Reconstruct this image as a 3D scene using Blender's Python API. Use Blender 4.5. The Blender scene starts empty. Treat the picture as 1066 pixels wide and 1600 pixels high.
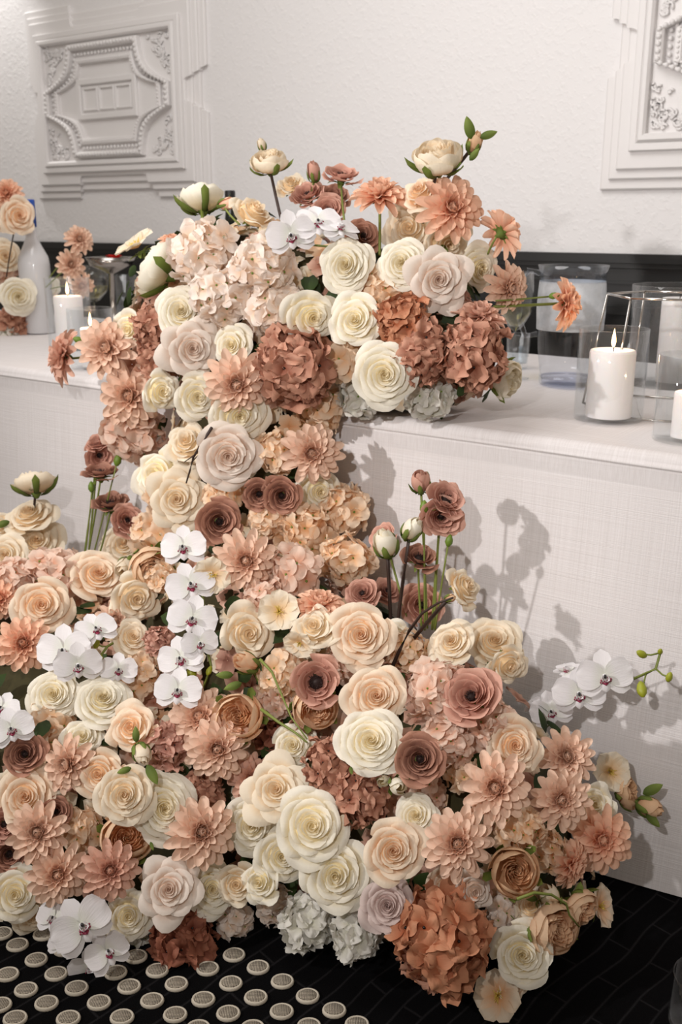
import bpy, math, random
from mathutils import Vector, Matrix, noise
R = math.radians
random.seed(7)

# ------------------------------------------------------------------ camera
FPX = 1556.0                      # focal length in pixels of a 1066 x 1600 frame
PITCH = math.atan(460 / FPX)
CAM_H = 1.16
YAW = R(54.5)
FWD = Vector((-math.cos(YAW), math.sin(YAW), 0)); RGT = Vector((math.sin(YAW), math.cos(YAW), 0)); UP = Vector((0, 0, 1))
CAM = Vector((0, 0, CAM_H))
scene = bpy.context.scene
cd = bpy.data.cameras.new('camera'); cam = bpy.data.objects.new('camera', cd); scene.collection.objects.link(cam)
cd.sensor_fit = 'VERTICAL'; cd.sensor_height = 36.0; cd.lens = FPX / 1600 * 36.0; cd.clip_start = .02
look = FWD * math.cos(PITCH) - UP * math.sin(PITCH)
cam.location = CAM
cam.rotation_euler = look.to_track_quat('-Z', 'Y').to_euler()
cd.dof.use_dof = True; cd.dof.focus_distance = 1.55; cd.dof.aperture_fstop = 7.0
scene.camera = cam

# ------------------------------------------------------------------ world, lights, exposure
scene.view_settings.view_transform = 'Standard'; scene.view_settings.look = 'None'
scene.view_settings.gamma = 1.0; scene.view_settings.use_curve_mapping = False
scene.view_settings.exposure = 0.12
w = bpy.data.worlds.new('room_light'); scene.world = w; w.use_nodes = True
w.node_tree.nodes['Background'].inputs[0].default_value = (1.0, .87, .74, 1)
w.node_tree.nodes['Background'].inputs[1].default_value = 0.31

def lamp(name, kind, loc, energy, color, size=.05, target=None, spot=60):
    d = bpy.data.lights.new(name, kind); d.energy = energy; d.color = color
    if kind == 'AREA': d.shape = 'DISK'; d.size = size
    else: d.shadow_soft_size = size
    if kind == 'SPOT': d.spot_size = R(spot); d.spot_blend = .5
    o = bpy.data.objects.new(name, d); o.location = loc; scene.collection.objects.link(o)
    if target is not None: o.rotation_euler = (Vector(target) - Vector(loc)).to_track_quat('-Z', 'Y').to_euler()
    return o
FLASH = CAM - RGT * .36 + UP * .36
lamp('camera_flash', 'SPOT', FLASH, 58, (1, .965, .95), .022, (-1.1, 1.7, .95), 88).data.spot_blend = 1.0
SIDE = Vector((-1.85, -.45, 1.60))
lamp('side_flash', 'SPOT', SIDE, 112, (1, .955, .935), .03, (-1.0, 1.7, .95), 92).data.spot_blend = 1.0
lamp('wall_downlight', 'SPOT', (-4.5, 2.85, 2.95), 70, (1, .97, .95), .06, (-4.6, 3.2, 1.6), 80)
lamp('added_wall_fill', 'AREA', (-1.8, 1.2, 3.1), 34, (1, .975, .965), 1.6, (-2.0, 3.2, 1.3))  # unseen fill lamp, added to brighten the back wall

# ------------------------------------------------------------------ pixel rays -> real points of the room
def ray(px, py):
    v = py - 800; u = px - 533
    return (FWD * (FPX * math.cos(PITCH) - v * math.sin(PITCH)) + RGT * u - UP * (FPX * math.sin(PITCH) + v * math.cos(PITCH))).normalized()
def at_y(px, py, Y): r = ray(px, py); return CAM + r * (Y / r.y)
def at_z(px, py, Z): r = ray(px, py); return CAM + r * ((Z - CAM_H) / r.z)
def depth(p): return (p - CAM).dot(look)

# ------------------------------------------------------------------ materials
def lin(c): return tuple((x / 12.92 if x <= .04045 else ((x + .055) / 1.055) ** 2.4) for x in c)
def nt(name):
    m = bpy.data.materials.new(name); m.use_nodes = True; t = m.node_tree
    return m, t, t.nodes['Principled BSDF'], t.nodes['Material Output']
def N(t, typ, **k):
    n = t.nodes.new(typ)
    for a, b in k.items():
        if isinstance(a, str) and a.startswith('i_'): n.inputs[a[2:].replace('_', ' ')].default_value = b
        else: setattr(n, a, b)
    return n
def plain(name, c, rough=.5, metal=0, bump=0, bscale=200, var=0):
    m, t, b, o = nt(name)
    b.inputs['Base Color'].default_value = (*lin(c), 1); b.inputs['Roughness'].default_value = rough; b.inputs['Metallic'].default_value = metal
    if bump or var:
        tc = N(t, 'ShaderNodeTexCoord'); no = N(t, 'ShaderNodeTexNoise'); no.inputs['Scale'].default_value = bscale; no.inputs['Detail'].default_value = 4
        t.links.new(tc.outputs['Object'], no.inputs['Vector'])
        if bump:
            bm = N(t, 'ShaderNodeBump'); bm.inputs['Strength'].default_value = bump; bm.inputs['Distance'].default_value = .002
            t.links.new(no.outputs[0], bm.inputs['Height']); t.links.new(bm.outputs[0], b.inputs['Normal'])
        if var:
            hs = N(t, 'ShaderNodeHueSaturation'); hs.inputs['Color'].default_value = (*lin(c), 1)
            mr = N(t, 'ShaderNodeMapRange'); mr.inputs[3].default_value = 1 - var; mr.inputs[4].default_value = 1 + var
            t.links.new(no.outputs[0], mr.inputs[0]); t.links.new(mr.outputs[0], hs.inputs['Value']); t.links.new(hs.outputs[0], b.inputs['Base Color'])
    return m
def petal_mat(name, tip, base, trans=.28, mid=.5, rough=.62, sheen=.0):
    """silk petal: pigment runs from the base colour to the tip colour along the petal"""
    m, t, b, o = nt(name)
    at = N(t, 'ShaderNodeAttribute'); at.attribute_name = 'grade'
    rp = N(t, 'ShaderNodeValToRGB'); e = rp.color_ramp.elements
    e[0].color = (*lin(base), 1); e[1].color = (*lin(tip), 1); e[0].position = max(0, mid - .42); e[1].position = min(1, mid + .3)
    t.links.new(at.outputs['Fac'], rp.inputs[0])
    uv = N(t, 'ShaderNodeUVMap'); mp = N(t, 'ShaderNodeMapping'); mp.inputs['Scale'].default_value = (14, 1.6, 1)
    no = N(t, 'ShaderNodeTexNoise'); no.inputs['Scale'].default_value = 1.6; no.inputs['Detail'].default_value = 3
    t.links.new(uv.outputs[0], mp.inputs[0]); t.links.new(mp.outputs[0], no.inputs['Vector'])
    oi = N(t, 'ShaderNodeObjectInfo'); hs = N(t, 'ShaderNodeHueSaturation')
    mr = N(t, 'ShaderNodeMapRange'); mr.inputs[3].default_value = .93; mr.inputs[4].default_value = 1.05
    ad = N(t, 'ShaderNodeMath', operation='MULTIPLY_ADD'); ad.inputs[1].default_value = .09; 
    t.links.new(oi.outputs['Random'], mr.inputs[0]); t.links.new(no.outputs[0], ad.inputs[0]); 
    sb = N(t, 'ShaderNodeMath', operation='SUBTRACT'); sb.inputs[1].default_value = .045
    t.links.new(mr.outputs[0], sb.inputs[0]); t.links.new(sb.outputs[0], ad.inputs[2])
    t.links.new(ad.outputs[0], hs.inputs['Value']); t.links.new(rp.outputs[0], hs.inputs['Color'])
    bm = N(t, 'ShaderNodeBump'); bm.inputs['Strength'].default_value = .35; bm.inputs['Distance'].default_value = .0015
    t.links.new(no.outputs[0], bm.inputs['Height'])
    t.links.new(bm.outputs[0], b.inputs['Normal']); t.links.new(hs.outputs[0], b.inputs['Base Color'])
    b.inputs['Roughness'].default_value = rough; b.inputs['Specular IOR Level'].default_value = .25
    tr = N(t, 'ShaderNodeBsdfTranslucent'); mx = N(t, 'ShaderNodeMixShader'); mx.inputs[0].default_value = trans
    t.links.new(hs.outputs[0], tr.inputs[0]); t.links.new(b.outputs[0], mx.inputs[1]); t.links.new(tr.outputs[0], mx.inputs[2]); t.links.new(mx.outputs[0], o.inputs[0])
    return m
def glass_mat(name, tint=(.97, .98, .985), edge=.10, rough=.02, frost=0):
    m, t, b, o = nt(name)
    tp = N(t, 'ShaderNodeBsdfTransparent'); tp.inputs[0].default_value = (*tint, 1)
    gl = N(t, 'ShaderNodeBsdfGlossy'); gl.inputs['Roughness'].default_value = rough; gl.inputs[0].default_value = (1, 1, 1, 1)
    lw = N(t, 'ShaderNodeLayerWeight'); lw.inputs[0].default_value = .35
    mr = N(t, 'ShaderNodeMapRange'); mr.inputs[3].default_value = .045; mr.inputs[4].default_value = .38
    pw = N(t, 'ShaderNodeMath', operation='POWER'); pw.inputs[1].default_value = 2.0
    t.links.new(lw.outputs['Facing'], pw.inputs[0]); t.links.new(pw.outputs[0], mr.inputs[0])
    mx = N(t, 'ShaderNodeMixShader'); t.links.new(mr.outputs[0], mx.inputs[0]); t.links.new(tp.outputs[0], mx.inputs[1]); t.links.new(gl.outputs[0], mx.inputs[2])
    out = mx
    if frost:
        df = N(t, 'ShaderNodeBsdfPrincipled'); df.inputs['Base Color'].default_value = (*lin((.86, .88, .90)), 1); df.inputs['Roughness'].default_value = .45
        tc = N(t, 'ShaderNodeTexCoord'); no = N(t, 'ShaderNodeTexNoise'); no.inputs['Scale'].default_value = 22; no.inputs['Detail'].default_value = 5
        cr = N(t, 'ShaderNodeMapRange'); cr.inputs[1].default_value = .3; cr.inputs[2].default_value = .62; cr.inputs[3].default_value = frost * .55; cr.inputs[4].default_value = frost
        t.links.new(tc.outputs['Object'], no.inputs['Vector']); t.links.new(no.outputs[0], cr.inputs[0])
        m2 = N(t, 'ShaderNodeMixShader'); t.links.new(cr.outputs[0], m2.inputs[0]); t.links.new(mx.outputs[0], m2.inputs[1]); t.links.new(df.outputs[0], m2.inputs[2]); out = m2
    t.links.new(out.outputs[0], o.inputs[0])
    return m
def glow_mat(name, c, s):
    m, t, b, o = nt(name); e = N(t, 'ShaderNodeEmission'); e.inputs[0].default_value = (*c, 1); e.inputs[1].default_value = s
    t.links.new(e.outputs[0], o.inputs[0]); return m

def plaster(name, c, dist):
    m, t, b, o = nt(name); b.inputs['Base Color'].default_value = (*lin(c), 1); b.inputs['Roughness'].default_value = .55
    tc = N(t, 'ShaderNodeTexCoord')
    n1 = N(t, 'ShaderNodeTexNoise'); n1.inputs['Scale'].default_value = 62; n1.inputs['Detail'].default_value = 5; n1.inputs['Distortion'].default_value = .3
    n2 = N(t, 'ShaderNodeTexVoronoi'); n2.inputs['Scale'].default_value = 26
    t.links.new(tc.outputs['Object'], n1.inputs['Vector']); t.links.new(tc.outputs['Object'], n2.inputs['Vector'])
    cr = N(t, 'ShaderNodeMapRange'); cr.inputs[1].default_value = .48; cr.inputs[2].default_value = .7
    t.links.new(n1.outputs[0], cr.inputs[0])
    bm = N(t, 'ShaderNodeBump'); bm.inputs['Strength'].default_value = .5; bm.inputs['Distance'].default_value = dist
    t.links.new(cr.outputs[0], bm.inputs['Height']); t.links.new(bm.outputs[0], b.inputs['Normal'])
    return m
def linen():
    m, t, b, o = nt('linen_weave'); tc = N(t, 'ShaderNodeTexCoord'); b.inputs['Roughness'].default_value = .8; b.inputs['Specular IOR Level'].default_value = .15
    uv = N(t, 'ShaderNodeUVMap'); fac = []
    for sc, st in (((3, 520, 1), .5), ((420, 4, 1), .5)):
        mp = N(t, 'ShaderNodeMapping'); mp.inputs['Scale'].default_value = sc
        no = N(t, 'ShaderNodeTexNoise'); no.inputs['Scale'].default_value = 1; no.inputs['Detail'].default_value = 2
        t.links.new(uv.outputs[0], mp.inputs[0]); t.links.new(mp.outputs[0], no.inputs['Vector']); fac.append(no)
    ad = N(t, 'ShaderNodeMath', operation='ADD'); t.links.new(fac[0].outputs[0], ad.inputs[0]); t.links.new(fac[1].outputs[0], ad.inputs[1])
    rp = N(t, 'ShaderNodeValToRGB'); rp.color_ramp.elements[0].position = .35; rp.color_ramp.elements[1].position = .65
    rp.color_ramp.elements[0].color = (*lin((.85, .83, .825)), 1); rp.color_ramp.elements[1].color = (*lin((.905, .89, .89)), 1)
    hf = N(t, 'ShaderNodeMath', operation='MULTIPLY'); hf.inputs[1].default_value = .5
    t.links.new(ad.outputs[0], hf.inputs[0]); t.links.new(hf.outputs[0], rp.inputs[0]); t.links.new(rp.outputs[0], b.inputs['Base Color'])
    bm = N(t, 'ShaderNodeBump'); bm.inputs['Strength'].default_value = .5; bm.inputs['Distance'].default_value = .0012
    t.links.new(ad.outputs[0], bm.inputs['Height']); t.links.new(bm.outputs[0], b.inputs['Normal'])
    return m
def carpet():
    m, t, b, o = nt('black_carpet'); b.inputs['Roughness'].default_value = .95; b.inputs['Specular IOR Level'].default_value = .05
    tc = N(t, 'ShaderNodeTexCoord'); mp = N(t, 'ShaderNodeMapping'); mp.inputs['Rotation'].default_value = (0, 0, R(98))
    n0 = N(t, 'ShaderNodeTexNoise'); n0.inputs['Scale'].default_value = 3.0
    mxv = N(t, 'ShaderNodeMix', data_type='VECTOR'); mxv.inputs[0].default_value = .06
    t.links.new(tc.outputs['Object'], mxv.inputs[4]); t.links.new(n0.outputs['Color'], mxv.inputs[5]); t.links.new(tc.outputs['Object'], n0.inputs['Vector'])
    br = N(t, 'ShaderNodeTexBrick'); br.offset = .5; br.inputs['Scale'].default_value = 1; br.inputs['Brick Width'].default_value = .16; br.inputs['Row Height'].default_value = .034
    br.inputs['Mortar Size'].default_value = .003; br.inputs['Mortar Smooth'].default_value = 1.0
    br.inputs['Color1'].default_value = br.inputs['Color2'].default_value = (*lin((.045, .043, .048)), 1); br.inputs['Mortar'].default_value = (*lin((.135, .13, .135)), 1)
    t.links.new(mxv.outputs[1], mp.inputs[0]); t.links.new(mp.outputs[0], br.inputs['Vector'])
    n1 = N(t, 'ShaderNodeTexNoise'); n1.inputs['Scale'].default_value = 900; n2 = N(t, 'ShaderNodeTexNoise'); n2.inputs['Scale'].default_value = 9
    t.links.new(tc.outputs['Object'], n1.inputs['Vector']); t.links.new(tc.outputs['Object'], n2.inputs['Vector'])
    mr = N(t, 'ShaderNodeMapRange'); mr.inputs[1].default_value = .35; mr.inputs[2].default_value = .65; mr.inputs[3].default_value = .35; mr.inputs[4].default_value = 1.5
    ml = N(t, 'ShaderNodeMath', operation='MULTIPLY'); ml.inputs[1].default_value = 1.0
    t.links.new(n1.outputs[0], mr.inputs[0]); t.links.new(mr.outputs[0], ml.inputs[0])
    hs = N(t, 'ShaderNodeHueSaturation'); t.links.new(ml.outputs[0], hs.inputs['Value']); t.links.new(br.outputs[0], hs.inputs['Color']); t.links.new(hs.outputs[0], b.inputs['Base Color'])
    bm = N(t, 'ShaderNodeBump'); bm.inputs['Strength'].default_value = .6; bm.inputs['Distance'].default_value = .002
    t.links.new(n1.outputs[0], bm.inputs['Height']); t.links.new(bm.outputs[0], b.inputs['Normal'])
    return m
def woven():
    m, t, b, o = nt('beige_tuft'); b.inputs['Roughness'].default_value = .9
    tc = N(t, 'ShaderNodeTexCoord'); vo = N(t, 'ShaderNodeTexWave', wave_type='BANDS', bands_direction='X'); vo.inputs['Scale'].default_value = 110; vo.inputs['Distortion'].default_value = 2.5
    v2 = N(t, 'ShaderNodeTexWave', wave_type='BANDS', bands_direction='Y'); v2.inputs['Scale'].default_value = 90; v2.inputs['Distortion'].default_value = 2.5
    t.links.new(tc.outputs['Object'], vo.inputs['Vector']); t.links.new(tc.outputs['Object'], v2.inputs['Vector'])
    mu = N(t, 'ShaderNodeMath', operation='MULTIPLY'); t.links.new(vo.outputs[1], mu.inputs[0]); t.links.new(v2.outputs[1], mu.inputs[1])
    rp = N(t, 'ShaderNodeValToRGB'); rp.color_ramp.elements[0].color = (*lin((.25, .22, .19)), 1); rp.color_ramp.elements[1].color = (*lin((.74, .70, .63)), 1); rp.color_ramp.elements[1].position = .45
    t.links.new(mu.outputs[0], rp.inputs[0]); t.links.new(rp.outputs[0], b.inputs['Base Color'])
    return m

PM = {   # petal palettes: tip colour, base colour
 'iv': petal_mat('ivory_petal', (.98, .96, .90), (.965, .88, .64), mid=.42),
 'cr': petal_mat('cream_petal', (.965, .92, .835), (.94, .79, .57), mid=.42),
 'pr': petal_mat('peach_rose_petal', (.965, .90, .81), (.93, .71, .49), mid=.46),
 'bt': petal_mat('blush_taupe_petal', (.955, .91, .865), (.86, .71, .60), mid=.45),
 'tp': petal_mat('taupe_petal', (.87, .80, .775), (.66, .53, .50), mid=.42),
 'pd': petal_mat('peach_dahlia_petal', (.975, .81, .70), (.90, .58, .42), mid=.40),
 'bd': petal_mat('blush_dahlia_petal', (.95, .825, .735), (.83, .59, .445), mid=.40),
 'dd': petal_mat('dusty_dahlia_petal', (.91, .74, .655), (.74, .48, .38), mid=.40),
 'mv': petal_mat('mauve_petal', (.87, .685, .61), (.68, .45, .385), mid=.42),
 'bw': petal_mat('brown_petal', (.78, .59, .505), (.49, .30, .245), mid=.46),
 'rs': petal_mat('rust_petal', (.80, .60, .505), (.57, .335, .25), mid=.48, trans=.18),
 'ro': petal_mat('orange_rust_petal', (.79, .56, .43), (.67, .37, .235), mid=.5, trans=.18),
 'rb': petal_mat('dark_rust_petal', (.69, .45, .36), (.46, .23, .16), mid=.5),
 'ph': petal_mat('peach_hydrangea_petal', (.985, .895, .79), (.95, .75, .53), mid=.42, trans=.35),
 'bh': petal_mat('blush_hydrangea_petal', (.955, .855, .785), (.90, .68, .55), mid=.42, trans=.35),
 'ch': petal_mat('cream_hydrangea_petal', (.985, .94, .90), (.96, .84, .72), mid=.4, trans=.35),
 'wh': petal_mat('white_hydrangea_petal', (.93, .92, .89), (.84, .83, .75), mid=.4, trans=.35),
 'tn': petal_mat('tan_petal', (.93, .79, .64), (.83, .62, .44), mid=.5),
 'pg': petal_mat('apricot_petal', (.965, .84, .705), (.92, .67, .46), mid=.45),
 'or': petal_mat('orchid_petal', (.94, .93, .935), (.89, .90, .85), mid=.15, trans=.2),
}
GREEN = petal_mat('leaf_green', (.48, .545, .26), (.31, .38, .15), trans=.2)
OLIVE = plain('stem_olive', (.46, .50, .22), .55, var=.2, bscale=60)
DARKST = plain('stem_brown', (.20, .13, .10), .6, var=.2, bscale=60)
DKGREEN = petal_mat('dark_leaf', (.20, .27, .11), (.13, .18, .07), trans=.1)
BUDY = plain('orchid_bud_green', (.60, .62, .16), .45, var=.25, bscale=60)
PODG = plain('pod_green', (.40, .50, .16), .5, var=.2, bscale=80)
STAMEN = plain('stamen_dark', (.16, .09, .08), .7)
STAMY = plain('stamen_yellow', (.85, .74, .35), .6)
MAG = plain('lip_magenta', (.60, .17, .30), .5)
BLK = plain('dark_dot', (.10, .08, .08), .4)
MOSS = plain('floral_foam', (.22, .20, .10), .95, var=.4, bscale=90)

# ------------------------------------------------------------------ mesh building
col = scene.collection
class MB:
    def __init__(s): s.v = []; s.f = []; s.g = []; s.uv = []; s.m = []
    def grid(s, fn, nu, nv, mat=0, wrap=False):
        """fn(u 0..1, v 0..1) -> (point, grade)"""
        b = len(s.v)
        for j in range(nv + 1):
            for i in range(nu + (0 if wrap else 1)):
                p, g = fn(i / nu, j / nv); s.v.append(tuple(p)); s.g.append(g); s.uv.append((i / nu, j / nv))
        W = nu if wrap else nu + 1
        for j in range(nv):
            for i in range(nu):
                i2 = (i + 1) % W if wrap else i + 1
                s.f.append((b + j * W + i, b + j * W + i2, b + (j + 1) * W + i2, b + (j + 1) * W + i)); s.m.append(mat)
    def tube(s, pts, r, n=6, mat=0, g=.5, taper=None):
        pts = [Vector(p) for p in pts]
        b = len(s.v); m = len(pts)
        for k, p in enumerate(pts):
            d = (pts[min(k + 1, m - 1)] - pts[max(k - 1, 0)]).normalized()
            a = d.orthogonal().normalized() if abs(d.z) > .9 else d.cross(UP).normalized()
            c = d.cross(a)
            rr = r * (1 + (taper - 1) * k / (m - 1)) if taper is not None else (r[k] if isinstance(r, (list, tuple)) else r)
            for i in range(n):
                t = 2 * math.pi * i / n; s.v.append(tuple(p + a * math.cos(t) * rr + c * math.sin(t) * rr)); s.g.append(g); s.uv.append((i / n, k / m))
        for k in range(m - 1):
            for i in range(n):
                s.f.append((b + k * n + i, b + k * n + (i + 1) % n, b + (k + 1) * n + (i + 1) % n, b + (k + 1) * n + i)); s.m.append(mat)
        s.f.append(tuple(b + i for i in reversed(range(n)))); s.m.append(mat)
        s.f.append(tuple(b + (m - 1) * n + i for i in range(n))); s.m.append(mat)
    def lathe(s, prof, n=24, mat=0, g=.5, sx=1, sy=1, o=(0, 0, 0)):
        b = len(s.v); m = len(prof)
        for r, z in prof:
            for i in range(n):
                t = 2 * math.pi * i / n; s.v.append((o[0] + r * math.cos(t) * sx, o[1] + r * math.sin(t) * sy, o[2] + z)); s.g.append(g); s.uv.append((i / n, z))
        for k in range(m - 1):
            for i in range(n):
                s.f.append((b + k * n + i, b + k * n + (i + 1) % n, b + (k + 1) * n + (i + 1) % n, b + (k + 1) * n + i)); s.m.append(mat)
        if prof[0][0] > 1e-5: s.f.append(tuple(b + i for i in reversed(range(n)))); s.m.append(mat)
        if prof[-1][0] > 1e-5: s.f.append(tuple(b + (m - 1) * n + i for i in range(n))); s.m.append(mat)
    def box(s, lo, hi, mat=0):
        b = len(s.v)
        for z in (lo[2], hi[2]):
            for x, y in ((lo[0], lo[1]), (hi[0], lo[1]), (hi[0], hi[1]), (lo[0], hi[1])): s.v.append((x, y, z)); s.g.append(.5); s.uv.append((x, y))
        for f in ((3, 2, 1, 0), (4, 5, 6, 7), (0, 1, 5, 4), (1, 2, 6, 5), (2, 3, 7, 6), (3, 0, 4, 7)): s.f.append(tuple(b + i for i in f)); s.m.append(mat)
    def join(s, o, M, mat=None):
        b = len(s.v)
        for p in o.v: s.v.append(tuple(M @ Vector(p)))
        s.g += o.g; s.uv += o.uv; s.m += ([mat] * len(o.m) if mat is not None else o.m)
        s.f += [tuple(b + i for i in f) for f in o.f]
    def mesh(s, name, mats, smooth=True):
        me = bpy.data.meshes.new(name); me.from_pydata(s.v, [], s.f)
        a = me.attributes.new('grade', 'FLOAT', 'POINT'); a.data.foreach_set('value', s.g)
        ul = me.uv_layers.new(name='UVMap'); li = [0] * len(me.loops); me.loops.foreach_get('vertex_index', li)
        flat = []
        for i in li: flat += s.uv[i]
        ul.data.foreach_set('uv', flat)
        for m in mats: me.materials.append(m)
        me.polygons.foreach_set('material_index', s.m); me.polygons.foreach_set('use_smooth', [smooth] * len(me.polygons)); me.update()
        return me
def link(name, me, parent=None, loc=None, M=None):
    o = bpy.data.objects.new(name, me); col.objects.link(o)
    if parent is not None: o.parent = parent
    if M is not None: o.matrix_local = M if parent else M
    elif loc is not None: o.location = loc
    return o
def build(mb, name, mats, parent=None, loc=None, smooth=True): return link(name, mb.mesh(name, mats, smooth), parent, loc)
def tag(o, label, cat, group=None, kind=None):
    if label: o['label'] = label
    if cat: o['category'] = cat
    if group: o['group'] = group
    if kind: o['kind'] = kind
    return o
def thing(name, label, cat, loc=(0, 0, 0), group=None):
    o = bpy.data.objects.new(name, None); o.empty_display_size = .02; col.objects.link(o); o.location = loc
    return tag(o, label, cat, group)

# ------------------------------------------------------------------ the setting
WALL_Y = 3.2; TZ = .782; TY = 1.64
fl = MB(); fl.grid(lambda u, v: ((-7 + 10 * u, -2 + 5.2 * v, 0), .5), 4, 4)
floor = build(fl, 'floor', [carpet()]); tag(floor, 'black carpet with faint grey lines and beige raised dots', None, kind='structure')
dots = [(3,1461),(27.6,1478.7),(69,1462),(57,1502),(101,1486),(12,1525),(88,1524),(41,1549),(120,1546.5),(73,1570),(155,1569),(0,1573),(24,1594),(107,1594),(191,1592),(202,1544),(246,1519),(238,1566),(276,1540),(274,1588),(325,1516),(366,1494.5),(403.6,1514),(361,1539),(441.5,1536),(318,1564),(400,1561),(481,1559),(357,1586),(440.5,1583),(522.5,1581),(483,1606),(558,1603),(181,1522),(150,1500),(213,1497),(310,1609),(395,1609)]
dm = MB(); dm.lathe([(.0, .0), (.0212, .0), (.0218, .002), (.0205, .0052), (.0182, .0060), (.0168, .0046)], 20, mat=1); dm.f.pop(); dm.m.pop(); dm.lathe([(.0168, .0046), (.0155, .0058), (.0, .0064)], 20)
wv = woven(); dme = dm.mesh('carpet_dot', [wv, plain('cream_rim', (.80, .765, .70), .9, bump=.5, bscale=900)])
for x, y in dots:
    p = at_z(x, y, 0); o = link('carpet_dot', dme, floor, (p.x, p.y, .0005)); o.rotation_euler.z = random.random() * 6; o.scale = (.86, .72, 1); o.rotation_euler.z = math.atan2(RGT.y, RGT.x)
wl = MB(); wl.box((-7, WALL_Y, 1.04), (3, WALL_Y + .12, 3.3))
tag(build(wl, 'wall_back', [plaster('wall_plaster', (.915, .908, .908), .0018)], smooth=False), 'pale plaster wall with orange-peel texture', None, kind='structure')
dd = MB()
dd.box((-7, WALL_Y - .012, 0), (3, WALL_Y + .10, 1.045))
for z0, z1, dpt in ((1.022, 1.05, .045), (1.006, 1.022, .032), (.955, .965, .02), (.86, .885, .028), (.10, .12, .03), (0, .10, .022)): dd.box((-7, WALL_Y - dpt, z0), (3, WALL_Y, z1))
for k in range(11): dd.box((-7 + k * .95, WALL_Y - .028, .12), (-6.93 + k * .95, WALL_Y, .86))
tag(build(dd, 'trim_1', [plain('black_paint', (.085, .088, .09), .45)], smooth=False), 'black panelled dado with moulded rail along the wall', None, kind='structure')

# plaster relief panels ------------------------------------------------------
PLA = plain('relief_plaster', (.905, .895, .892), .5, bump=.15, bscale=80)
def stepped(ins, W=1.09, H=.80, notch=.035, cx=(.29, .80), cy=(.325, .50)):
    """rectangle whose middle sides are set back, corners of the set-back rounded"""
    i = ins; n = notch; r = .014; P = []
    def seg(a, b):      # along each side: run to the notch, step in, run, step out
        P.append(a); P.append(b)
    def side(p, q, t0, t1, inn):
        d = (q - p); L = d.length; d.normalize(); o = []
        for t, s in ((t0, 1), (t1, -1)):
            for k in range(5):
                a = k / 4 * math.pi / 2
                if s > 0: o.append(p + d * (t + i * .6 + n * .5 * (1 - math.cos(a))) + inn * (n * math.sin(a)))
                else: o.append(p + d * (t - i * .6 - n * .5 * (1 - math.sin(a))) + inn * (n * math.cos(a)))
        return [p] + o
    V2 = lambda x, y: Vector((x, y, 0))
    A, B, C_, D = V2(i, i), V2(W - i, i), V2(W - i, H - i), V2(i, H - i)
    P = side(A, B, cx[0] - i, cx[1] - i, V2(0, 1)) + side(B, C_, cy[0] - i, cy[1] - i, V2(-1, 0)) + side(C_, D, W - cx[1] - i, W - cx[0] - i, V2(0, -1)) + side(D, A, H - cy[1] - i, H - cy[0] - i, V2(1, 0))
    return [(p.x, p.y) for p in P]
def ring(mb, out, inn, d0, d1, bev=.004):
    """raised band between two outlines (same count), local x,z ; depth towards -y"""
    n = len(out); b = len(mb.v); rows = []
    lerp = lambda a, c, t: (a[0] + (c[0] - a[0]) * t, a[1] + (c[1] - a[1]) * t)
    wd = max(1e-4, sum(math.dist(out[k], inn[k]) for k in range(n)) / n); e = min(.3, bev / wd)
    for t, dd_ in ((0, d0), (0, d1 - bev), (e, d1), (1 - e, d1), (1, d1 - bev), (1, d0)):
        for k in range(n):
            q = lerp(out[k], inn[k], t); mb.v.append((q[0], -dd_, q[1])); mb.g.append(.5); mb.uv.append(q)
    for r_ in range(5):
        for k in range(n): mb.f.append((b + r_ * n + k, b + r_ * n + (k + 1) % n, b + (r_ + 1) * n + (k + 1) % n, b + (r_ + 1) * n + k)); mb.m.append(0)
def plate(mb, out, d0, d1, bev=.004):
    n = len(out); b = len(mb.v); cx = sum(p[0] for p in out) / n; cy = sum(p[1] for p in out) / n
    for t, dd_ in ((0, d0), (0, d1 - bev), (bev, d1)):
        for p in out: mb.v.append((p[0] + (t if p[0] < cx else -t), -dd_, p[1] + (t if p[1] < cy else -t))); mb.g.append(.5); mb.uv.append(p)
    for r_ in range(2):
        for k in range(n): mb.f.append((b + r_ * n + k, b + r_ * n + (k + 1) % n, b + (r_ + 1) * n + (k + 1) % n, b + (r_ + 1) * n + k)); mb.m.append(0)
    mb.f.append(tuple(b + 2 * n + k for k in range(n))); mb.m.append(0)
def rect(x0, y0, x1, y1): return [(x0, y0), (x1, y0), (x1, y1), (x0, y1)]
def dense(poly, n=8):
    o = []
    for k in range(len(poly)):
        a, b = poly[k], poly[(k + 1) % len(poly)]
        for j in range(n): o.append((a[0] + (b[0] - a[0]) * j / n, a[1] + (b[1] - a[1]) * j / n))
    return o
def octo(x0, y0, x1, y1, cx, cy, bow):
    """long octagon whose slanting sides bow towards the centre"""
    mx, my = (x0 + x1) / 2, (y0 + y1) / 2; hv = .045 if cy > 0 else 0
    pts = [(x0 + cx, y0), (x1 - cx, y0), (x1, my - hv), (x1, my + hv), (x1 - cx, y1), (x0 + cx, y1), (x0, my + hv), (x0, my - hv)]
    o = []
    for k in range(8):
        a, b = pts[k], pts[(k + 1) % 8]; diag = k in (1, 3, 5, 7)
        for j in range(8):
            t = j / 8; x = a[0] + (b[0] - a[0]) * t; y = a[1] + (b[1] - a[1]) * t
            if diag: f = bow * 4 * t * (1 - t); x += (mx - x) * f; y += (my - y) * f
            o.append((x, y))
    return o
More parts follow.
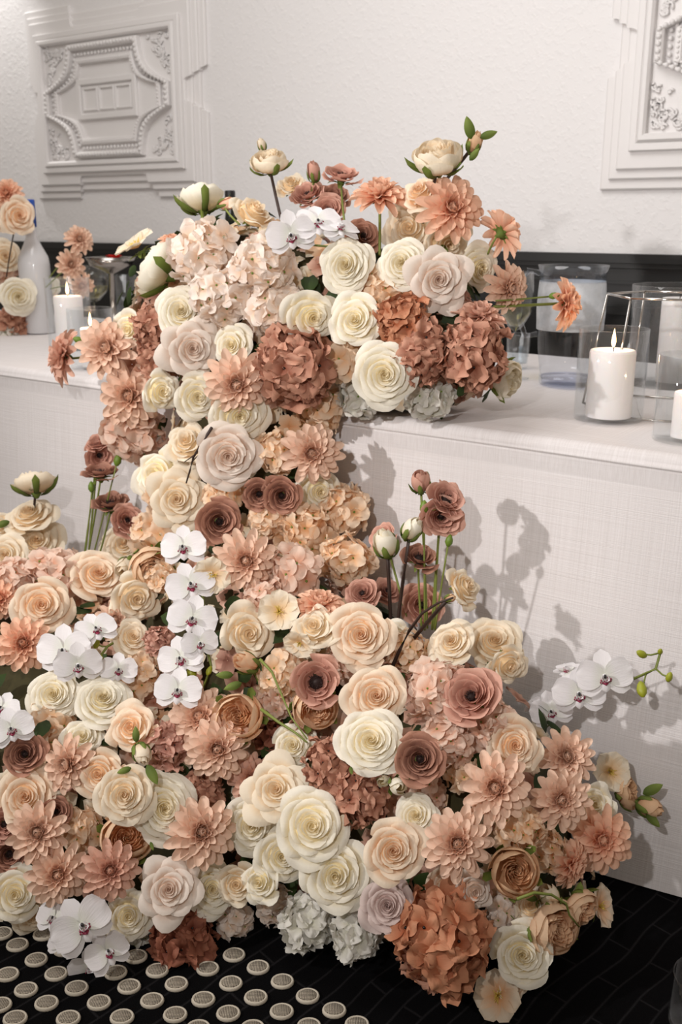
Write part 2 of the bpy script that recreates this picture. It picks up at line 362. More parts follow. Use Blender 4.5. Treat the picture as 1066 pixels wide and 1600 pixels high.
def relief_panel(loc, label):
    t = thing('wall_panel', label, 'wall panel', loc, None)
    m = MB()
    core = rect(.10, .11, .99, .69)
    def fill(poly, ctr=(.545, .40)):
        return [(ctr[0] + (p[0] - ctr[0]) * .02, ctr[1] + (p[1] - ctr[1]) * .02) for p in poly]
    for ins, d in ((0, .020), (.030, .034), (.058, .048)): plate(m, stepped(ins), 0, d, .005)
    build(m, 'stepped_border', [PLA], t, smooth=False)
    m = MB()
    ring(m, dense(rect(.10, .11, .99, .69)), dense(rect(.125, .135, .965, .665)), .03, .066); ring(m, dense(rect(.125, .135, .965, .665)), dense(rect(.15, .16, .94, .64)), .03, .074, .008)
    build(m, 'inner_frame', [PLA], t, smooth=False)
    m = MB()
    o1 = octo(.16, .17, .93, .63, .17, 1, .16); o2 = octo(.185, .195, .905, .605, .165, 1, .16); o3 = octo(.215, .225, .875, .575, .155, 1, .16); o4 = octo(.24, .25, .85, .55, .15, 1, .16)
    ring(m, o1, o2, .04, .078, .006); ring(m, o3, o4, .04, .068, .004)
    build(m, 'octagonal_band', [PLA], t, smooth=False)
    m = MB()
    for poly, rr, dep, sp in ((octo(.172, .182, .918, .618, .168, 1, .16), .0085, .078, .020), (octo(.2, .21, .89, .59, .16, 1, .16), .008, .056, .022), (octo(.228, .238, .862, .562, .152, 1, .16), .005, .068, .014)):
        acc = 0
        for k in range(len(poly)):
            a, b = poly[k], poly[(k + 1) % len(poly)]; L = math.dist(a, b); p = -acc
            while p + sp < L:
                p += sp
                q = (a[0] + (b[0] - a[0]) * p / L, a[1] + (b[1] - a[1]) * p / L)
                m.lathe([(0, -rr), (rr * .8, -rr * .6), (rr, 0), (rr * .8, rr * .6), (0, rr)], 6, o=(q[0], -dep, q[1]))
            acc = L - p
    tag(build(m, 'bead_row', [PLA], t), None, None, kind='stuff')
    m = MB()
    ring(m, dense(rect(.365, .325, .735, .49)), dense(rect(.39, .35, .71, .465)), .04, .066)
    plate(m, rect(.388, .348, .712, .467), .03, .054)
    build(m, 'centre_plaque', [PLA], t, smooth=False)
    for k in range(3):
        m = MB(); x = .40 + k * .103
        P = dense(rect(x, .36, x + .095, .455)); ring(m, P, dense(rect(x + .009, .369, x + .086, .446)), .04, .063, .003)
        build(m, 'plaque_window', [PLA], t, smooth=False)
    rg = random.Random(5)
    for sx, sy in ((0, 0), (1, 0), (1, 1), (0, 1)):
        m = MB()
        for k in range(26):
            a, b = rg.random(), rg.random()
            if a + b > .95: a, b = (1 - a) * .9, (1 - b) * .9
            x = .165 + a * .13; y = .175 + b * .17
            if sx: x = 1.09 - x
            if sy: y = .80 - y
            r0 = .009 + rg.random() * .010; a0 = rg.random() * 6
            m.tube([(x + r0 * (1 - j * .07) * math.cos(a0 + j * .6), -.053, y + r0 * (1 - j * .07) * math.sin(a0 + j * .6)) for j in range(8)], .0042, 5)
            m.lathe([(0, -.006), (.006, 0), (0, .006)], 5, o=(x, -.053, y))
        build(m, 'corner_scrollwork', [PLA], t)
    return t
relief_panel((-4.02, WALL_Y + .002, 1.243), 'white plaster relief panel on the wall at left, whole and above the candles')
relief_panel((-1.262, WALL_Y + .002, 1.243), 'white plaster relief panel cut off by the right edge, above the water jug')

# tablecloth ------------------------------------------------------------------
def cloth_fn(u, v):
    x = -4.2 + 5.2 * u
    Lt, Lr, Lf = 1.03, .022, .76
    s = Lt * v / .4 if v < .4 else (Lt + Lr * (v - .4) / .08 if v < .48 else (Lt + Lr + .04 * (v - .48) / .16 if v < .64 else Lt + Lr + .04 + (Lf - .04) * (v - .64) / .36))
    if s < Lt:
        y = TY + .02 + Lt - s; q = noise.noise(Vector((x * 2.2, y * 3.5, 2))); z = TZ - .002 + .0012 * q
        if x > -1.2: z += .0025 * math.sin((x * .9 + y * .5) * 16) * min(1, (x + 1.2) * 3)
    elif s < Lt + Lr:
        a = (s - Lt) / Lr * math.pi / 2; y = TY + .02 - .02 * math.sin(a); z = TZ - .02 + .02 * math.cos(a) - .002
    else:
        d = (s - Lt - Lr) / Lf; z = (TZ - .022) * (1 - d) + .004 * d
        fold = math.sin(x * 5.1 + 1.2 * math.sin(x * 2.3)) * .5 + .5
        y = TY - .085 * d ** 1.6 * (.6 + .4 * fold) - .012 * fold * d - .004 * noise.noise(Vector((x * 3, z * 4, 0)))
        y += .0022 * math.exp(-((TZ - .030 - z) / .0016) ** 2) - .0025 * math.exp(-((TZ - .026 - z) / .004) ** 2)
    return Vector((x, y, z)), .5
tm = MB(); nu, nv = 200, 150
tm.grid(cloth_fn, nu, nv); tm.uv = [(a * 5.2, b * 1.97) for a, b in tm.uv]
tag(build(tm, 'tablecloth', [linen()]), 'white linen tablecloth draped over the long table down to the carpet', 'tablecloth')

# ------------------------------------------------------------------ flower shapes (unit radius, facing +Z)
GA = 2.399963
def bez(P, t):
    a = 1 - t
    return tuple(a * a * a * P[0][k] + 3 * a * a * t * P[1][k] + 3 * a * t * t * P[2][k] + t * t * t * P[3][k] for k in (0, 1))
def cup_petal(mb, phi, P, A, rnd=.35, ruf=.0, spiral=.0, point=0., g0=0., g1=1., nu=8, nv=6, seed=0, fold=.0, mat=0):
    """petal wrapped around the axis. P: bezier of (r,z); A: half angle"""
    def fn(u, v):
        s = u * 2 - 1
        ve = v * (1 - rnd * abs(s) ** 2.6)
        r, z = bez(P, ve)
        wv = math.sin(min(1, .30 + .85 * v) * math.pi / 2)
        a = phi + s * A * wv
        k = v ** 2
        nz = noise.noise(Vector((s * 1.7 + seed * 3.1, v * 1.5, seed * 1.7)))
        r += spiral * s * v + point * k * max(0, 1 - abs(s) * 1.25) * P[3][0] - fold * k * abs(s) ** 2 * 0 + ruf * k * nz * .8
        z += ruf * k * math.sin(s * 5 + seed * 2.3) * .6 + ruf * k * nz - fold * k * s * s
        return (r * math.cos(a), r * math.sin(a), z), g0 + (g1 - g0) * ve
    mb.grid(fn, nu, nv, mat)
def flat_petal(mb, phi, L, W, e0, e1, r0=.0, z0=0., cup=.5, crease=.0, tip=.4, ruf=0., nu=4, nv=6, seed=0, g0=0., g1=1., mat=0, twist=0., wide=.62, basew=.12, round_=.0, tipw=.0):
    c, s_ = math.cos(phi), math.sin(phi)
    def prof(v):
        w = math.sqrt(max(0, 1 - ((v - wide) / wide) ** 2)) if v < wide else max(0., 1 - ((v - wide) / (1 - wide)) ** 2) ** tip
        return max(w, basew * (1 - v), tipw * v if v > .8 else 0)
    # centre line
    K = 24; line = [(r0, z0)]; 
    for k in range(K):
        e = e0 + (e1 - e0) * (k + .5) / K; line.append((line[-1][0] + math.cos(e) * L / K, line[-1][1] + math.sin(e) * L / K))
    def fn(u, v):
        s = u * 2 - 1; i = min(K, v * (1 - round_ * s * s) * K); k = int(min(K - 1, i)); f = i - k
        r = line[k][0] * (1 - f) + line[k + 1][0] * f; z = line[k][1] * (1 - f) + line[k + 1][1] * f
        e = e0 + (e1 - e0) * v
        w = W * prof(v); h = cup * w * s * s - crease * w * (1 - abs(s)) * .6
        if ruf: h += ruf * v * (math.sin(s * 4 + seed * 2.1 + v * 5) * .6 + noise.noise(Vector((s * 1.6 + seed * 3, v * 2.5, seed))))
        h += twist * w * s
        r2 = r - math.sin(e) * h; z2 = z + math.cos(e) * h; q = w * s
        return (r2 * c - q * s_, r2 * s_ + q * c, z2), g0 + (g1 - g0) * v
    mb.grid(fn, nu, nv, mat)
def calyx_mesh(n=5, L=.55, drop=-.45, r=.16, name='calyx'):
    mb = MB(); mb.lathe([(.0, drop - .2), (.07, drop - .18), (r, drop - .02), (r * 1.1, drop + .12), (0, drop + .16)], 10)
    for k in range(n): flat_petal(mb, k * 2 * math.pi / n, L, .11, R(35), R(-25 - 12 * (k % 3)), r * .7, drop, cup=.3, tip=1.0, nu=2, nv=5, seed=k, wide=.35, basew=.4)
    return mb.mesh(name, [GREEN])
CALYX = calyx_mesh()
def rose_parts(seed, n=27, k_out=9, point=0., ruf=.06, dome=.34, openc=0., fold=.08, tight=1.3, curl=1., name='petal'):
    """returns (heart mesh, [outer petal meshes])"""
    rg = random.Random(seed); heart = MB(); outer = []
    for i in range(n):
        t = (i + .5) / n; phi = i * GA + rg.uniform(-.15, .15)
        rl = openc + .035 + (.90 - openc) * (t ** tight) ; zt = dome * (1 - t ** 1.35) - .10 * t + rg.uniform(-.02, .02)
        cu = (.02 + .13 * t ** 1.3) * curl; dp = .40 - .20 * t
        P = ((rl * .42, zt - dp), (rl * .86, zt - dp * .95), (rl * .90, zt + .03), (rl + cu, zt - cu * (.25 + .6 * t)))
        A = .74 + 1.0 * (1 - t) ** 1.4
        g1 = min(1, .5 + .8 * t)
        m = heart if i < n - k_out else MB()
        big = i >= n - k_out
        cup_petal(m, phi, P, A, rnd=.18 + .22 * t, ruf=ruf * (.35 + t), spiral=(.04 if not big else .05), point=point * t, g0=0, g1=g1, nu=9 if big else (7 if t > .3 else 9), nv=7 if big else 5, seed=seed * 10 + i, fold=fold * t)
        if big: outer.append(m)
    heart.lathe([(.0, dome - .20), (.25, dome - .22), (.5, dome - .42), (.6, dome - .62), (.2, -.5)], 12, g=.15)
    return heart, outer
FL = {}     # kind -> list of variants, each a list of (part name, mesh, own material?)
def reg(kind, variants): FL[kind] = variants
def rose_variant(seed, **k):
    h, o = rose_parts(seed, **k)
    return [('whorl', h.mesh('whorl', [PM['iv']]), 0)] + [('petal', m.mesh('petal', [PM['iv']]), 0) for m in o] + [('calyx', CALYX, 1)]
reg('rose', [rose_variant(s, ruf=.065) for s in (1, 2, 3)])
reg('star', [rose_variant(s, point=.26, fold=.26, ruf=.03, dome=.32, n=27, k_out=8) for s in (4, 5)])       # pointed outer petals
reg('loose', [rose_variant(s, n=20, k_out=8, ruf=.12, fold=.14, dome=.36, tight=1.15) for s in (6, 7)])
reg('full', [rose_variant(s, n=38, k_out=10, ruf=.05, dome=.42, fold=.05, tight=1.15) for s in (8, 9)])
# ranunculus / anemone-like cups with a dark eye
def ranunculus(seed, n=24, hole=.16, k_out=7, ball=0):
    rg = random.Random(seed); heart = MB(); outer = []
    for i in range(n):
        t = (i + .5) / n; rl = hole + (.92 - hole) * t ** .95; zt = (.10 + .14 * math.sin(t * 3.1)) - .22 * t ** 2 + rg.uniform(-.03, .03)
        cu = .02 + .14 * t ** 2
        P = ((.05 + rl * .35, zt - .36 + .1 * t), (rl * .98, zt - .34 + .1 * t), (rl * .95, zt), (rl + cu, zt + .01 - cu * .35))
        m = heart if i < n - k_out else MB()
        cup_petal(m, i * GA + rg.uniform(-.2, .2), P, .62 + .55 * (1 - t), rnd=.25, ruf=.09 * (.4 + t), spiral=.04, g0=.0, g1=min(1, .5 + .7 * t), nu=9, nv=6, seed=seed * 7 + i, fold=.02)
        if i >= n - k_out: outer.append(m)
    eye = MB(); eye.lathe([(0, -.3), (hole * .9, -.25), (hole * .75, -.08), (0, -.02)], 12)
    for k in range(22):
        a = k * GA; rr = hole * (.5 + .6 * rg.random()); eye.tube([(rr * .5 * math.cos(a), rr * .5 * math.sin(a), -.2), (rr * math.cos(a), rr * math.sin(a), .0 + .04 * rg.random())], .014, 4)
    return [('whorl', heart.mesh('whorl', [PM['mv']]), 0), ('eye', eye.mesh('eye', [STAMEN]), 1)] + [('petal', m.mesh('petal', [PM['mv']]), 0) for m in outer] + [('calyx', CALYX, 1)]
reg('ranun', [ranunculus(s) for s in (1, 2, 3)])
reg('anem', [ranunculus(s, n=13, hole=.30, k_out=7) for s in (4, 5)])
gc = MB(); gc.lathe([(0, -.85), (.07, -.84), (.17, -.70), (.24, -.58), (0, -.5)], 10)
for k in range(5):
    P = ((.15, -.66), (.75, -.70), (1.02, -.40), (1.12 + .12 * (k % 2), -.12 + .16 * (k % 3)))
    cup_petal(gc, k * 1.2566, P, .30, rnd=.85, ruf=.06, nu=4, nv=6, seed=k)
GCAL = gc.mesh('calyx', [GREEN])
# globe-shaped cabbage rose
def garden(seed):
    rg = random.Random(seed); heart = MB(); outer = []
    for i in range(46):          # tightly ruffled inside
        t = (i + .5) / 46; rl = .04 + .56 * t; zt = .30 + rg.uniform(-.04, .04) - .10 * (1 - t)
        P = ((.03 + .2 * t, -.3), (rl * 1.05, -.2), (rl, zt - .1), (rl * .98, zt + .02))
        cup_petal(heart, i * GA + rg.uniform(-.4, .4), P, .38 + .45 * (1 - t), rnd=.2, ruf=.07, spiral=.05, g0=0, g1=.75, nu=6, nv=5, seed=seed * 9 + i)
    for i in range(11):
        t = i / 10; rl = .68 + .16 * t; zt = .30 - .26 * t
        P = ((.1, -.6), (rl * 1.32, -.5), (rl * 1.22, zt - .05), (rl * (.86 + .30 * t), zt + .08 - .02 * t))
        m = MB(); cup_petal(m, i * GA, P, .78, rnd=.28, ruf=.05, spiral=.05, g0=.2, g1=1, nu=10, nv=8, seed=seed * 5 + i); outer.append(m)
    return [('whorl', heart.mesh('whorl', [PM['pg']]), 0)] + [('petal', m.mesh('petal', [PM['pg']]), 0) for m in outer] + [('calyx', GCAL, 1)]
reg('garden', [garden(1), garden(2)])
def dahlia(seed, flat=0, pts=.42):
    rg = random.Random(seed); outer = []; heart = MB()
    rows = ((13, 1.0, .165, 2, -14, .08), (12, .86, .165, 16, 2, .07), (11, .70, .15, 30, 16, .06))
    for ri, (n, L, W, e0, e1, r0) in enumerate(rows):
        for k in range(n):
            m = MB(); ph = (k + .5 * ri) * 2 * math.pi / n + rg.uniform(-.09, .09)
            flat_petal(m, ph, (L - r0) * rg.uniform(.93, 1.03), W, R(e0 + rg.uniform(-9, 9) + flat), R(e1 + rg.uniform(-12, 12) + flat), r0, -.12 + .05 * ri, cup=.62, crease=.25, tip=.42, nu=4, nv=6, seed=k + seed, twist=rg.uniform(-.35, .35), ruf=.02, wide=.68, round_=.13, tipw=.72)
            outer.append(m)
    for n, L, W, e0, e1, r0, z0 in ((10, .56, .14, 42, 55, .05, .0), (9, .48, .14, 54, 88, .05, .02), (8, .40, .14, 66, 118, .04, .04), (6, .32, .13, 74, 145, .03, .06), (4, .24, .11, 80, 165, .01, .08)):
        for k in range(n):
            ph = (k + rg.random() * .3) * 2 * math.pi / n + L * 7
            flat_petal(heart, ph, L * rg.uniform(.9, 1.08), W, R(e0 + rg.uniform(-8, 8)), R(e1), r0, z0 - .05, cup=.8, crease=.1, tip=.5, nu=4, nv=5, seed=k, g1=.85, round_=.12, tipw=.7)
    cal = MB(); cal.lathe([(0, -.34), (.05, -.33), (.12, -.22), (.26, -.13), (.05, -.1)], 10)
    for k in range(8): flat_petal(cal, k * .785, .30, .07, R(10), R(-10), .1, -.17, tip=.9, nu=2, nv=3, wide=.4)
    return [('whorl', heart.mesh('whorl', [PM['bd']]), 0)] + [('petal', m.mesh('petal', [PM['bd']]), 0) for m in outer] + [('calyx', cal.mesh('calyx', [GREEN]), 1)]
reg('dahlia', [dahlia(s) for s in (1, 2, 3)])
reg('dahliacup', [dahlia(4, 20), dahlia(5, 14)])
# single open flower
def single(seed):
    out = []; rg = random.Random(seed)
    for k in range(7):
        m = MB(); flat_petal(m, k * 2 * math.pi / 7 + rg.uniform(-.1, .1), .95, .40, R(28), R(8), .05, -.12 + .02 * (k % 2), cup=.2, ruf=.07, tip=.45, nu=7, nv=7, seed=seed + k, wide=.68); out.append(m)
    e = MB()
    for k in range(20):
        a = k * GA; rr = .06 + .2 * rg.random(); e.tube([(0, 0, -.1), (rr * math.cos(a), rr * math.sin(a), .12 + .1 * rg.random())], .014, 4)
    return [('petal', m.mesh('petal', [PM['cr']]), 0) for m in out] + [('stamen_tuft', e.mesh('stamen_tuft', [STAMY]), 1), ('calyx', CALYX, 1)]
reg('single', [single(1), single(2)])
def bud(seed, fat=.62):
    out = []; h = MB()
    for i in range(9):
        t = i / 8; b = fat * (.55 + .45 * t)
        P = ((.06, -.75), (b * 1.25, -.62), (b * 1.15, .45 - .12 * t), (.10 + .34 * t, .85 - .32 * t))
        m = h if i < 4 else MB(); cup_petal(m, i * GA, P, 1.25 - .2 * t, rnd=.25, ruf=.03, spiral=.05, g0=.1, g1=.6 + .4 * t, nu=8, nv=7, seed=seed + i)
        if i >= 4: out.append(m)
    c = MB(); c.lathe([(0, -1.0), (.09, -.98), (.20, -.84), (.22, -.74), (0, -.68)], 10)
    for k in range(5):
        P = ((.15, -.85), (fat * 1.15, -.72), (fat * 1.22, -.25), (fat * (1.0 + .25 * (k % 2)), .12 + .1 * (k % 3)))
        cup_petal(c, k * 1.2566, P, .42, rnd=.75, ruf=.04, nu=4, nv=6, seed=k)
    return [('whorl', h.mesh('whorl', [PM['cr']]), 0)] + [('petal', m.mesh('petal', [PM['cr']]), 0) for m in out] + [('calyx', c.mesh('calyx', [GREEN]), 1)]
reg('bud', [bud(1), bud(2, .5)])
# hydrangea floret: four broad petals and a dark dot
def floret(seed, ruf=.10, W=.46, e=20):
    m = MB(); rg = random.Random(seed)
    for k in range(4):
        flat_petal(m, k * math.pi / 2 + rg.uniform(-.2, .2), .95 * rg.uniform(.88, 1.08), W * rg.uniform(.92, 1.12), R(e + rg.uniform(-8, 12)), R(-8 + rg.uniform(-25, 22)), .03, .0 + .02 * (k % 2), cup=.12, ruf=ruf, tip=.45, nu=7, nv=6, seed=seed * 4 + k, wide=.64, basew=.2, round_=.12, tipw=.62, twist=rg.uniform(-.2, .2))
    m.lathe([(0, -.5), (.035, -.5), (.03, .0), (.075, .03), (.06, .09), (0, .10)], 6, mat=1)
    return m.mesh('floret', [PM['ph'], PODG])
FLOR = [floret(s) for s in (1, 2, 3, 4)]; FLORC = [floret(s, .22, .50, 30) for s in (11, 12, 13, 14)]
for me in FLORC: me.materials[1] = BLK
HEADCORE = {}
def core_mesh(mat):
    if mat.name not in HEADCORE:
        m = MB(); m.lathe([(0, -.75), (.12, -.7), (.35, -.45), (.58, -.1), (.60, .2), (.42, .5), (0, .64)], 12); HEADCORE[mat.name] = m.mesh('flower_stalk_mass', [mat])
    return HEADCORE[mat.name]
# orchid blossom
def orchid():
    s = MB()
    for a in (90, 212, 328): flat_petal(s, R(a), .92, .30, R(4), R(-14), .04, -.03, cup=.10, tip=.5, nu=5, nv=6, seed=a, wide=.58, basew=.25)
    s.lathe([(0, -.1), (.07, -.08), (.085, .05), (.06, .16), (0, .2)], 8, o=(0, .04, 0)); 
    d = MB(); d.lathe([(0, -.02), (.05, 0), (.04, .03), (0, .05)], 8, sx=1.1, sy=1.5, o=(0, .05, .185))
    p = []
    for a in (14, 166):
        m = MB(); flat_petal(m, R(a), .95, .52, R(8), R(-10), .03, .03, cup=.08, tip=.42, nu=8, nv=7, seed=a, wide=.60, basew=.2, ruf=.03); p.append(m)
    l = MB()
    for a, L, W in ((215, .36, .15), (325, .36, .15)): flat_petal(l, R(a), L, W, R(50), R(95), .04, .0, cup=.8, nu=5, nv=5, g1=.8, tip=.5)
    flat_petal(l, R(270), .50, .16, R(30), R(-30), .05, .0, cup=-.4, nu=5, nv=6, tip=.6)
    flat_petal(l, R(270), .26, .10, R(48), R(0), .04, .03, cup=-.4, nu=4, nv=5, tip=.6, mat=1)
    for k in range(16):
        a = R(190 + k * 11.5); q = .10 + .11 * ((k * 7) % 5) / 4; l.lathe([(0, 0), (.042, .016), (0, .036)], 5, sx=.75, o=(q * math.cos(a), q * math.sin(a) - .02, .07 + .06 * (k % 3)), mat=1)
    return s.mesh('blossom', [PM['or']]), d.mesh('column_spot', [BLK]), [m.mesh('petal', [PM['or']]) for m in p], l.mesh('lip', [PM['or'], MAG])
ORC = orchid()
ob = MB(); ob.lathe([(0, -1), (.25, -.92), (.6, -.5), (.68, 0), (.5, .6), (.2, .95), (0, 1)], 14); OBUD = ob.mesh('bud', [BUDY])
pb = MB(); pb.lathe([(0, -1), (.3, -.85), (.6, -.3), (.55, .3), (.35, .7), (.12, 1.0), (0, .95)], 10); PODM = pb.mesh('pod', [PODG])
lf = MB()
flat_petal(lf, 0, 1, .22, R(15), R(-25), 0, 0, cup=-.25, crease=-.3, tip=.9, nu=6, nv=8, wide=.42, basew=.12)
LEAF = lf.mesh('leaf', [GREEN])

# ------------------------------------------------------------------ the heap the flowers are stuck into
EL = [((-1.45, 1.72, .95), (.42, .22, .25)), ((-1.08, 1.75, .90), (.23, .18, .20)), ((-1.76, 1.64, .80), (.18, .17, .19)),
      ((-1.38, 1.58, .62), (.25, .16, .34)), ((-1.62, 1.32, .0), (.76, .55, .45)), ((-.82, 1.39, .0), (.38, .31, .47)), ((-1.2, 1.40, .22), (.40, .26, .36))]
def sdf(p):
    d = 9.
    for c, r in EL:
        q = Vector(((p[0] - c[0]) / r[0], (p[1] - c[1]) / r[1], (p[2] - c[2]) / r[2])); l = q.length
        g = Vector((q.x / r[0], q.y / r[1], q.z / r[2])).length
        e = l * (l - 1) / g if g > 1e-6 else -min(r)
        h = max(0, .06 - abs(e - d)) / .06; d = min(e, d) - h * h * .06 * .25
    return d
def grad(p):
    e = .004; x, y, z = p; d = sdf(p)
    return Vector((sdf((x + e, y, z)) - d, sdf((x, y + e, z)) - d, sdf((x, y, z + e)) - d)).normalized()
def on_heap(px, py):
    r = ray(px, py); t = .5; best = (9, None)
    for k in range(90):
        p = CAM + r * t; d = sdf(p)
        if d < best[0]: best = (d, p)
        if d < .003: break
        t += max(.004, d * .8)
        if t > 3.2: break
    p = best[1]
    return p, grad(p)

fillm = MB(); rg = random.Random(3); pal = ['ph', 'bh', 'cr', 'dd', 'pg', 'mv', 'bw']
units = []
for s in range(3):
    u = MB()
    for k in range(4): flat_petal(u, k * 1.57 + .2 * s, .95, .46, R(25), R(-15), .02, 0, cup=.15, ruf=.12, tip=.45, nu=3, nv=3, seed=s * 4 + k)
    units.append(u)
cnt = 0
while cnt < 1500:
    c, r = EL[rg.choice((0, 0, 1, 3, 3, 4, 4, 4, 5, 5, 6, 6))]
    n = Vector((rg.gauss(0, 1), rg.gauss(0, 1), rg.gauss(0, 1))).normalized()
    if n.y > .5 and c[2] < .7: continue
    p = Vector(c) + Vector((n.x * r[0], n.y * r[1], n.z * r[2]))
    for k in range(2): p = p - grad(p) * (sdf(p) + .048 + .035 * rg.random())
    if p.z < .035 or (p.z < .80 and p.y > 1.58) or p.x > -.5 or (p.z > .75 and p.x > -.90): continue
    g = grad(p); M = Matrix.Translation(p) @ g.to_track_quat('Z', 'Y').to_matrix().to_4x4() @ Matrix.Rotation(rg.random() * 6, 4, 'Z') @ Matrix.Rotation(rg.uniform(-.5, .5), 4, 'X') @ Matrix.Scale(.030, 4)
    hot = rg.random(); zone = int((noise.noise(p * 6) * .5 + .5) * 5.99)
    fillm.join(rg.choice(units), M, max(0, min(6, zone if hot < .7 else rg.randrange(7)))); cnt += 1
tag(build(fillm, 'packed_petals', [PM[k] for k in pal]), 'peach, blush and mauve petals packed in the gaps behind the blooms', 'petals', kind='stuff')
lm = MB(); lu = MB(); flat_petal(lu, 0, 1, .32, R(35), R(-10), 0, 0, cup=-.2, tip=.9, nu=2, nv=4, wide=.42, basew=.12); cnt = 0
while cnt < 420:
    c, r = EL[rg.choice((0, 1, 3, 4, 4, 5, 5, 6))]
    n = Vector((rg.gauss(0, 1), rg.gauss(0, 1), rg.gauss(0, 1))).normalized()
    if n.y > .5: continue
    p = Vector(c) + Vector((n.x * r[0], n.y * r[1], n.z * r[2])); p = p - grad(p) * (sdf(p) + .035)
    if p.z < .035 or (p.z < .80 and p.y > 1.58) or p.x > -.5 or (p.z > .75 and p.x > -.90): continue
    M = Matrix.Translation(p) @ grad(p).to_track_quat('Z', 'Y').to_matrix().to_4x4() @ Matrix.Rotation(rg.random() * 6, 4, 'Z') @ Matrix.Scale(.045, 4); lm.join(lu, M); cnt += 1
tag(build(lm, 'dark_foliage', [DKGREEN]), 'dark green leaves glimpsed deep between the blooms', 'foliage', kind='stuff')
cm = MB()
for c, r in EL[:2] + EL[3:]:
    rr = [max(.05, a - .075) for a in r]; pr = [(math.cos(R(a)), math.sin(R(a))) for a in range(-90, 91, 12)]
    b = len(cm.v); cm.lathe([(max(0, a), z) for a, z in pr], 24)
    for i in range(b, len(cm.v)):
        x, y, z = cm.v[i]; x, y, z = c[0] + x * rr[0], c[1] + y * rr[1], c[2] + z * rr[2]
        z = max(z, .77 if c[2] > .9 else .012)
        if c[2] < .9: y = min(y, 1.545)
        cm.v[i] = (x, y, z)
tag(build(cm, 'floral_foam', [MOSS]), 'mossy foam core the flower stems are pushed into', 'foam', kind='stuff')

# ------------------------------------------------------------------ placing flowers
KINDNAME = {'rose': ('rose', 'rose'), 'star': ('rose', 'rose'), 'loose': ('rose', 'rose'), 'full': ('rose', 'rose'), 'ranun': ('ranunculus', 'ranunculus'), 'anem': ('ranunculus', 'ranunculus'),
 'garden': ('garden_rose', 'rose'), 'dahlia': ('dahlia', 'dahlia'), 'dahliacup': ('dahlia', 'dahlia'), 'single': ('open_blossom', 'flower'), 'bud': ('rosebud', 'rosebud'), 'hyd': ('hydrangea', 'hydrangea'), 'hydc': ('hydrangea', 'hydrangea')}
rgF = random.Random(11)
def basis(p, tilt, nrm=None, roll=None):
    toc = (CAM - p).normalized(); rt = toc.cross(UP).normalized() * -1; upv = rt.cross(toc) * -1
    if upv.z < 0: upv = -upv
    if RGT.dot(rt) < 0: rt = -rt
    f = toc * tilt[2] + rt * tilt[0] + upv * tilt[1] if tilt is not None else (toc * .75 + nrm * .8)
    f.normalize()
    M = f.to_track_quat('Z', 'Y').to_matrix()
    return M @ Matrix.Rotation(rgF.random() * 6.28 if roll is None else roll, 3, 'Z'), f
def place(px, py, r, d=0., y=None):
    if y is None: p, n = on_heap(px, py)
    else: p, n = at_y(px, py, y), Vector((0, -1, .3)).normalized()
    p = p - ray(px, py) * d
    return p, n, r * depth(p) / FPX
def flower(kind, pal, px, py, r, tilt, d, label, extra):
    y = extra.get('y'); p, n, s = place(px, py, r, d, y)
    s *= {'hyd': 1.0, 'hydc': 1.0, 'garden': 1.0, 'bud': 1.15}.get(kind, 1.12)
    if kind not in ('hyd', 'hydc'): p = p + ray(px, py) * 0
    M, f = basis(p, tilt, n, extra.get('roll'))
    lowz = .012 + s * .55
    if p.z < lowz and p.z > -.3 and y is None: p = p + UP * 0
    t = thing(KINDNAME[kind][0], label, KINDNAME[kind][1], p, extra.get('group'))
    t.rotation_euler = M.to_euler(); t.scale = (s * rgF.uniform(.93, 1.06), s * rgF.uniform(.93, 1.06), s)
    mat = PM[pal]
    if kind in ('hyd', 'hydc'):
        lib = FLORC if kind == 'hydc' else FLOR; nfl = 27 if r > 50 else 20
        link('stalk_mass', core_mesh(mat), t)
        fs = .47 if nfl == 27 else .52
        for k in range(nfl):
            zz = 1 - (k + .5) / nfl * 1.25; a = k * GA; rr = math.sqrt(max(0, 1 - zz * zz)); q = Vector((rr * math.cos(a), rr * math.sin(a), zz))
            o = link('floret', lib[k % 4], t); o.location = q * rgF.uniform(.60, .80); o.rotation_euler = ((q + Vector((rgF.uniform(-.5, .5), rgF.uniform(-.5, .5), rgF.uniform(-.5, .5)))).to_track_quat('Z', 'Y').to_matrix() @ Matrix.Rotation(rgF.random() * 6, 3, 'Z')).to_euler(); sc = fs * rgF.uniform(.85, 1.15); o.scale = (sc, sc, sc)
            o.material_slots[0].link = 'OBJECT'; o.material_slots[0].material = PM[extra['pal2']] if 'pal2' in extra and rgF.random() < .3 else mat
    else:
        v = FL[kind][rgF.randrange(len(FL[kind]))]
        for nm, me, own in v:
            if nm == 'calyx' and 'nocalyx' in extra: continue
            o = link(nm, me, t)
            if not own: o.material_slots[0].link = 'OBJECT'; o.material_slots[0].material = mat
            elif 'eye' in extra and nm == 'eye': o.material_slots[0].link = 'OBJECT'; o.material_slots[0].material = extra['eye']
    if 'stem' in extra:
        ex, ey, *od = extra['stem']; q = (on_heap(ex, ey)[0] + ray(ex, ey) * .03) if y is None and not od else at_y(ex, ey, od[0] if od else y)
        a = p - f * s * .35; b_ = (a + q) / 2 - f * s * .25
        mb = MB(); mi = M.inverted()
        pts = [a * (1 - k) ** 2 + b_ * 2 * k * (1 - k) + q * k * k for k in (0, .17, .33, .5, .67, .83, 1)]
        w = extra.get('w', .0022)
        mb.tube([(mi @ (pp - p)) / s for pp in pts], w / s, 6)
        so = build(mb, 'stem', [DARKST if extra.get('dark') else OLIVE], t)
        if extra.get('dark') and rgF.random() < .9: pass
    for lf_ in extra.get('leaf', ()):
        lx, ly, lr, ang = lf_; add_leaf(t, M, p, s, lx, ly, lr, ang)
    return t
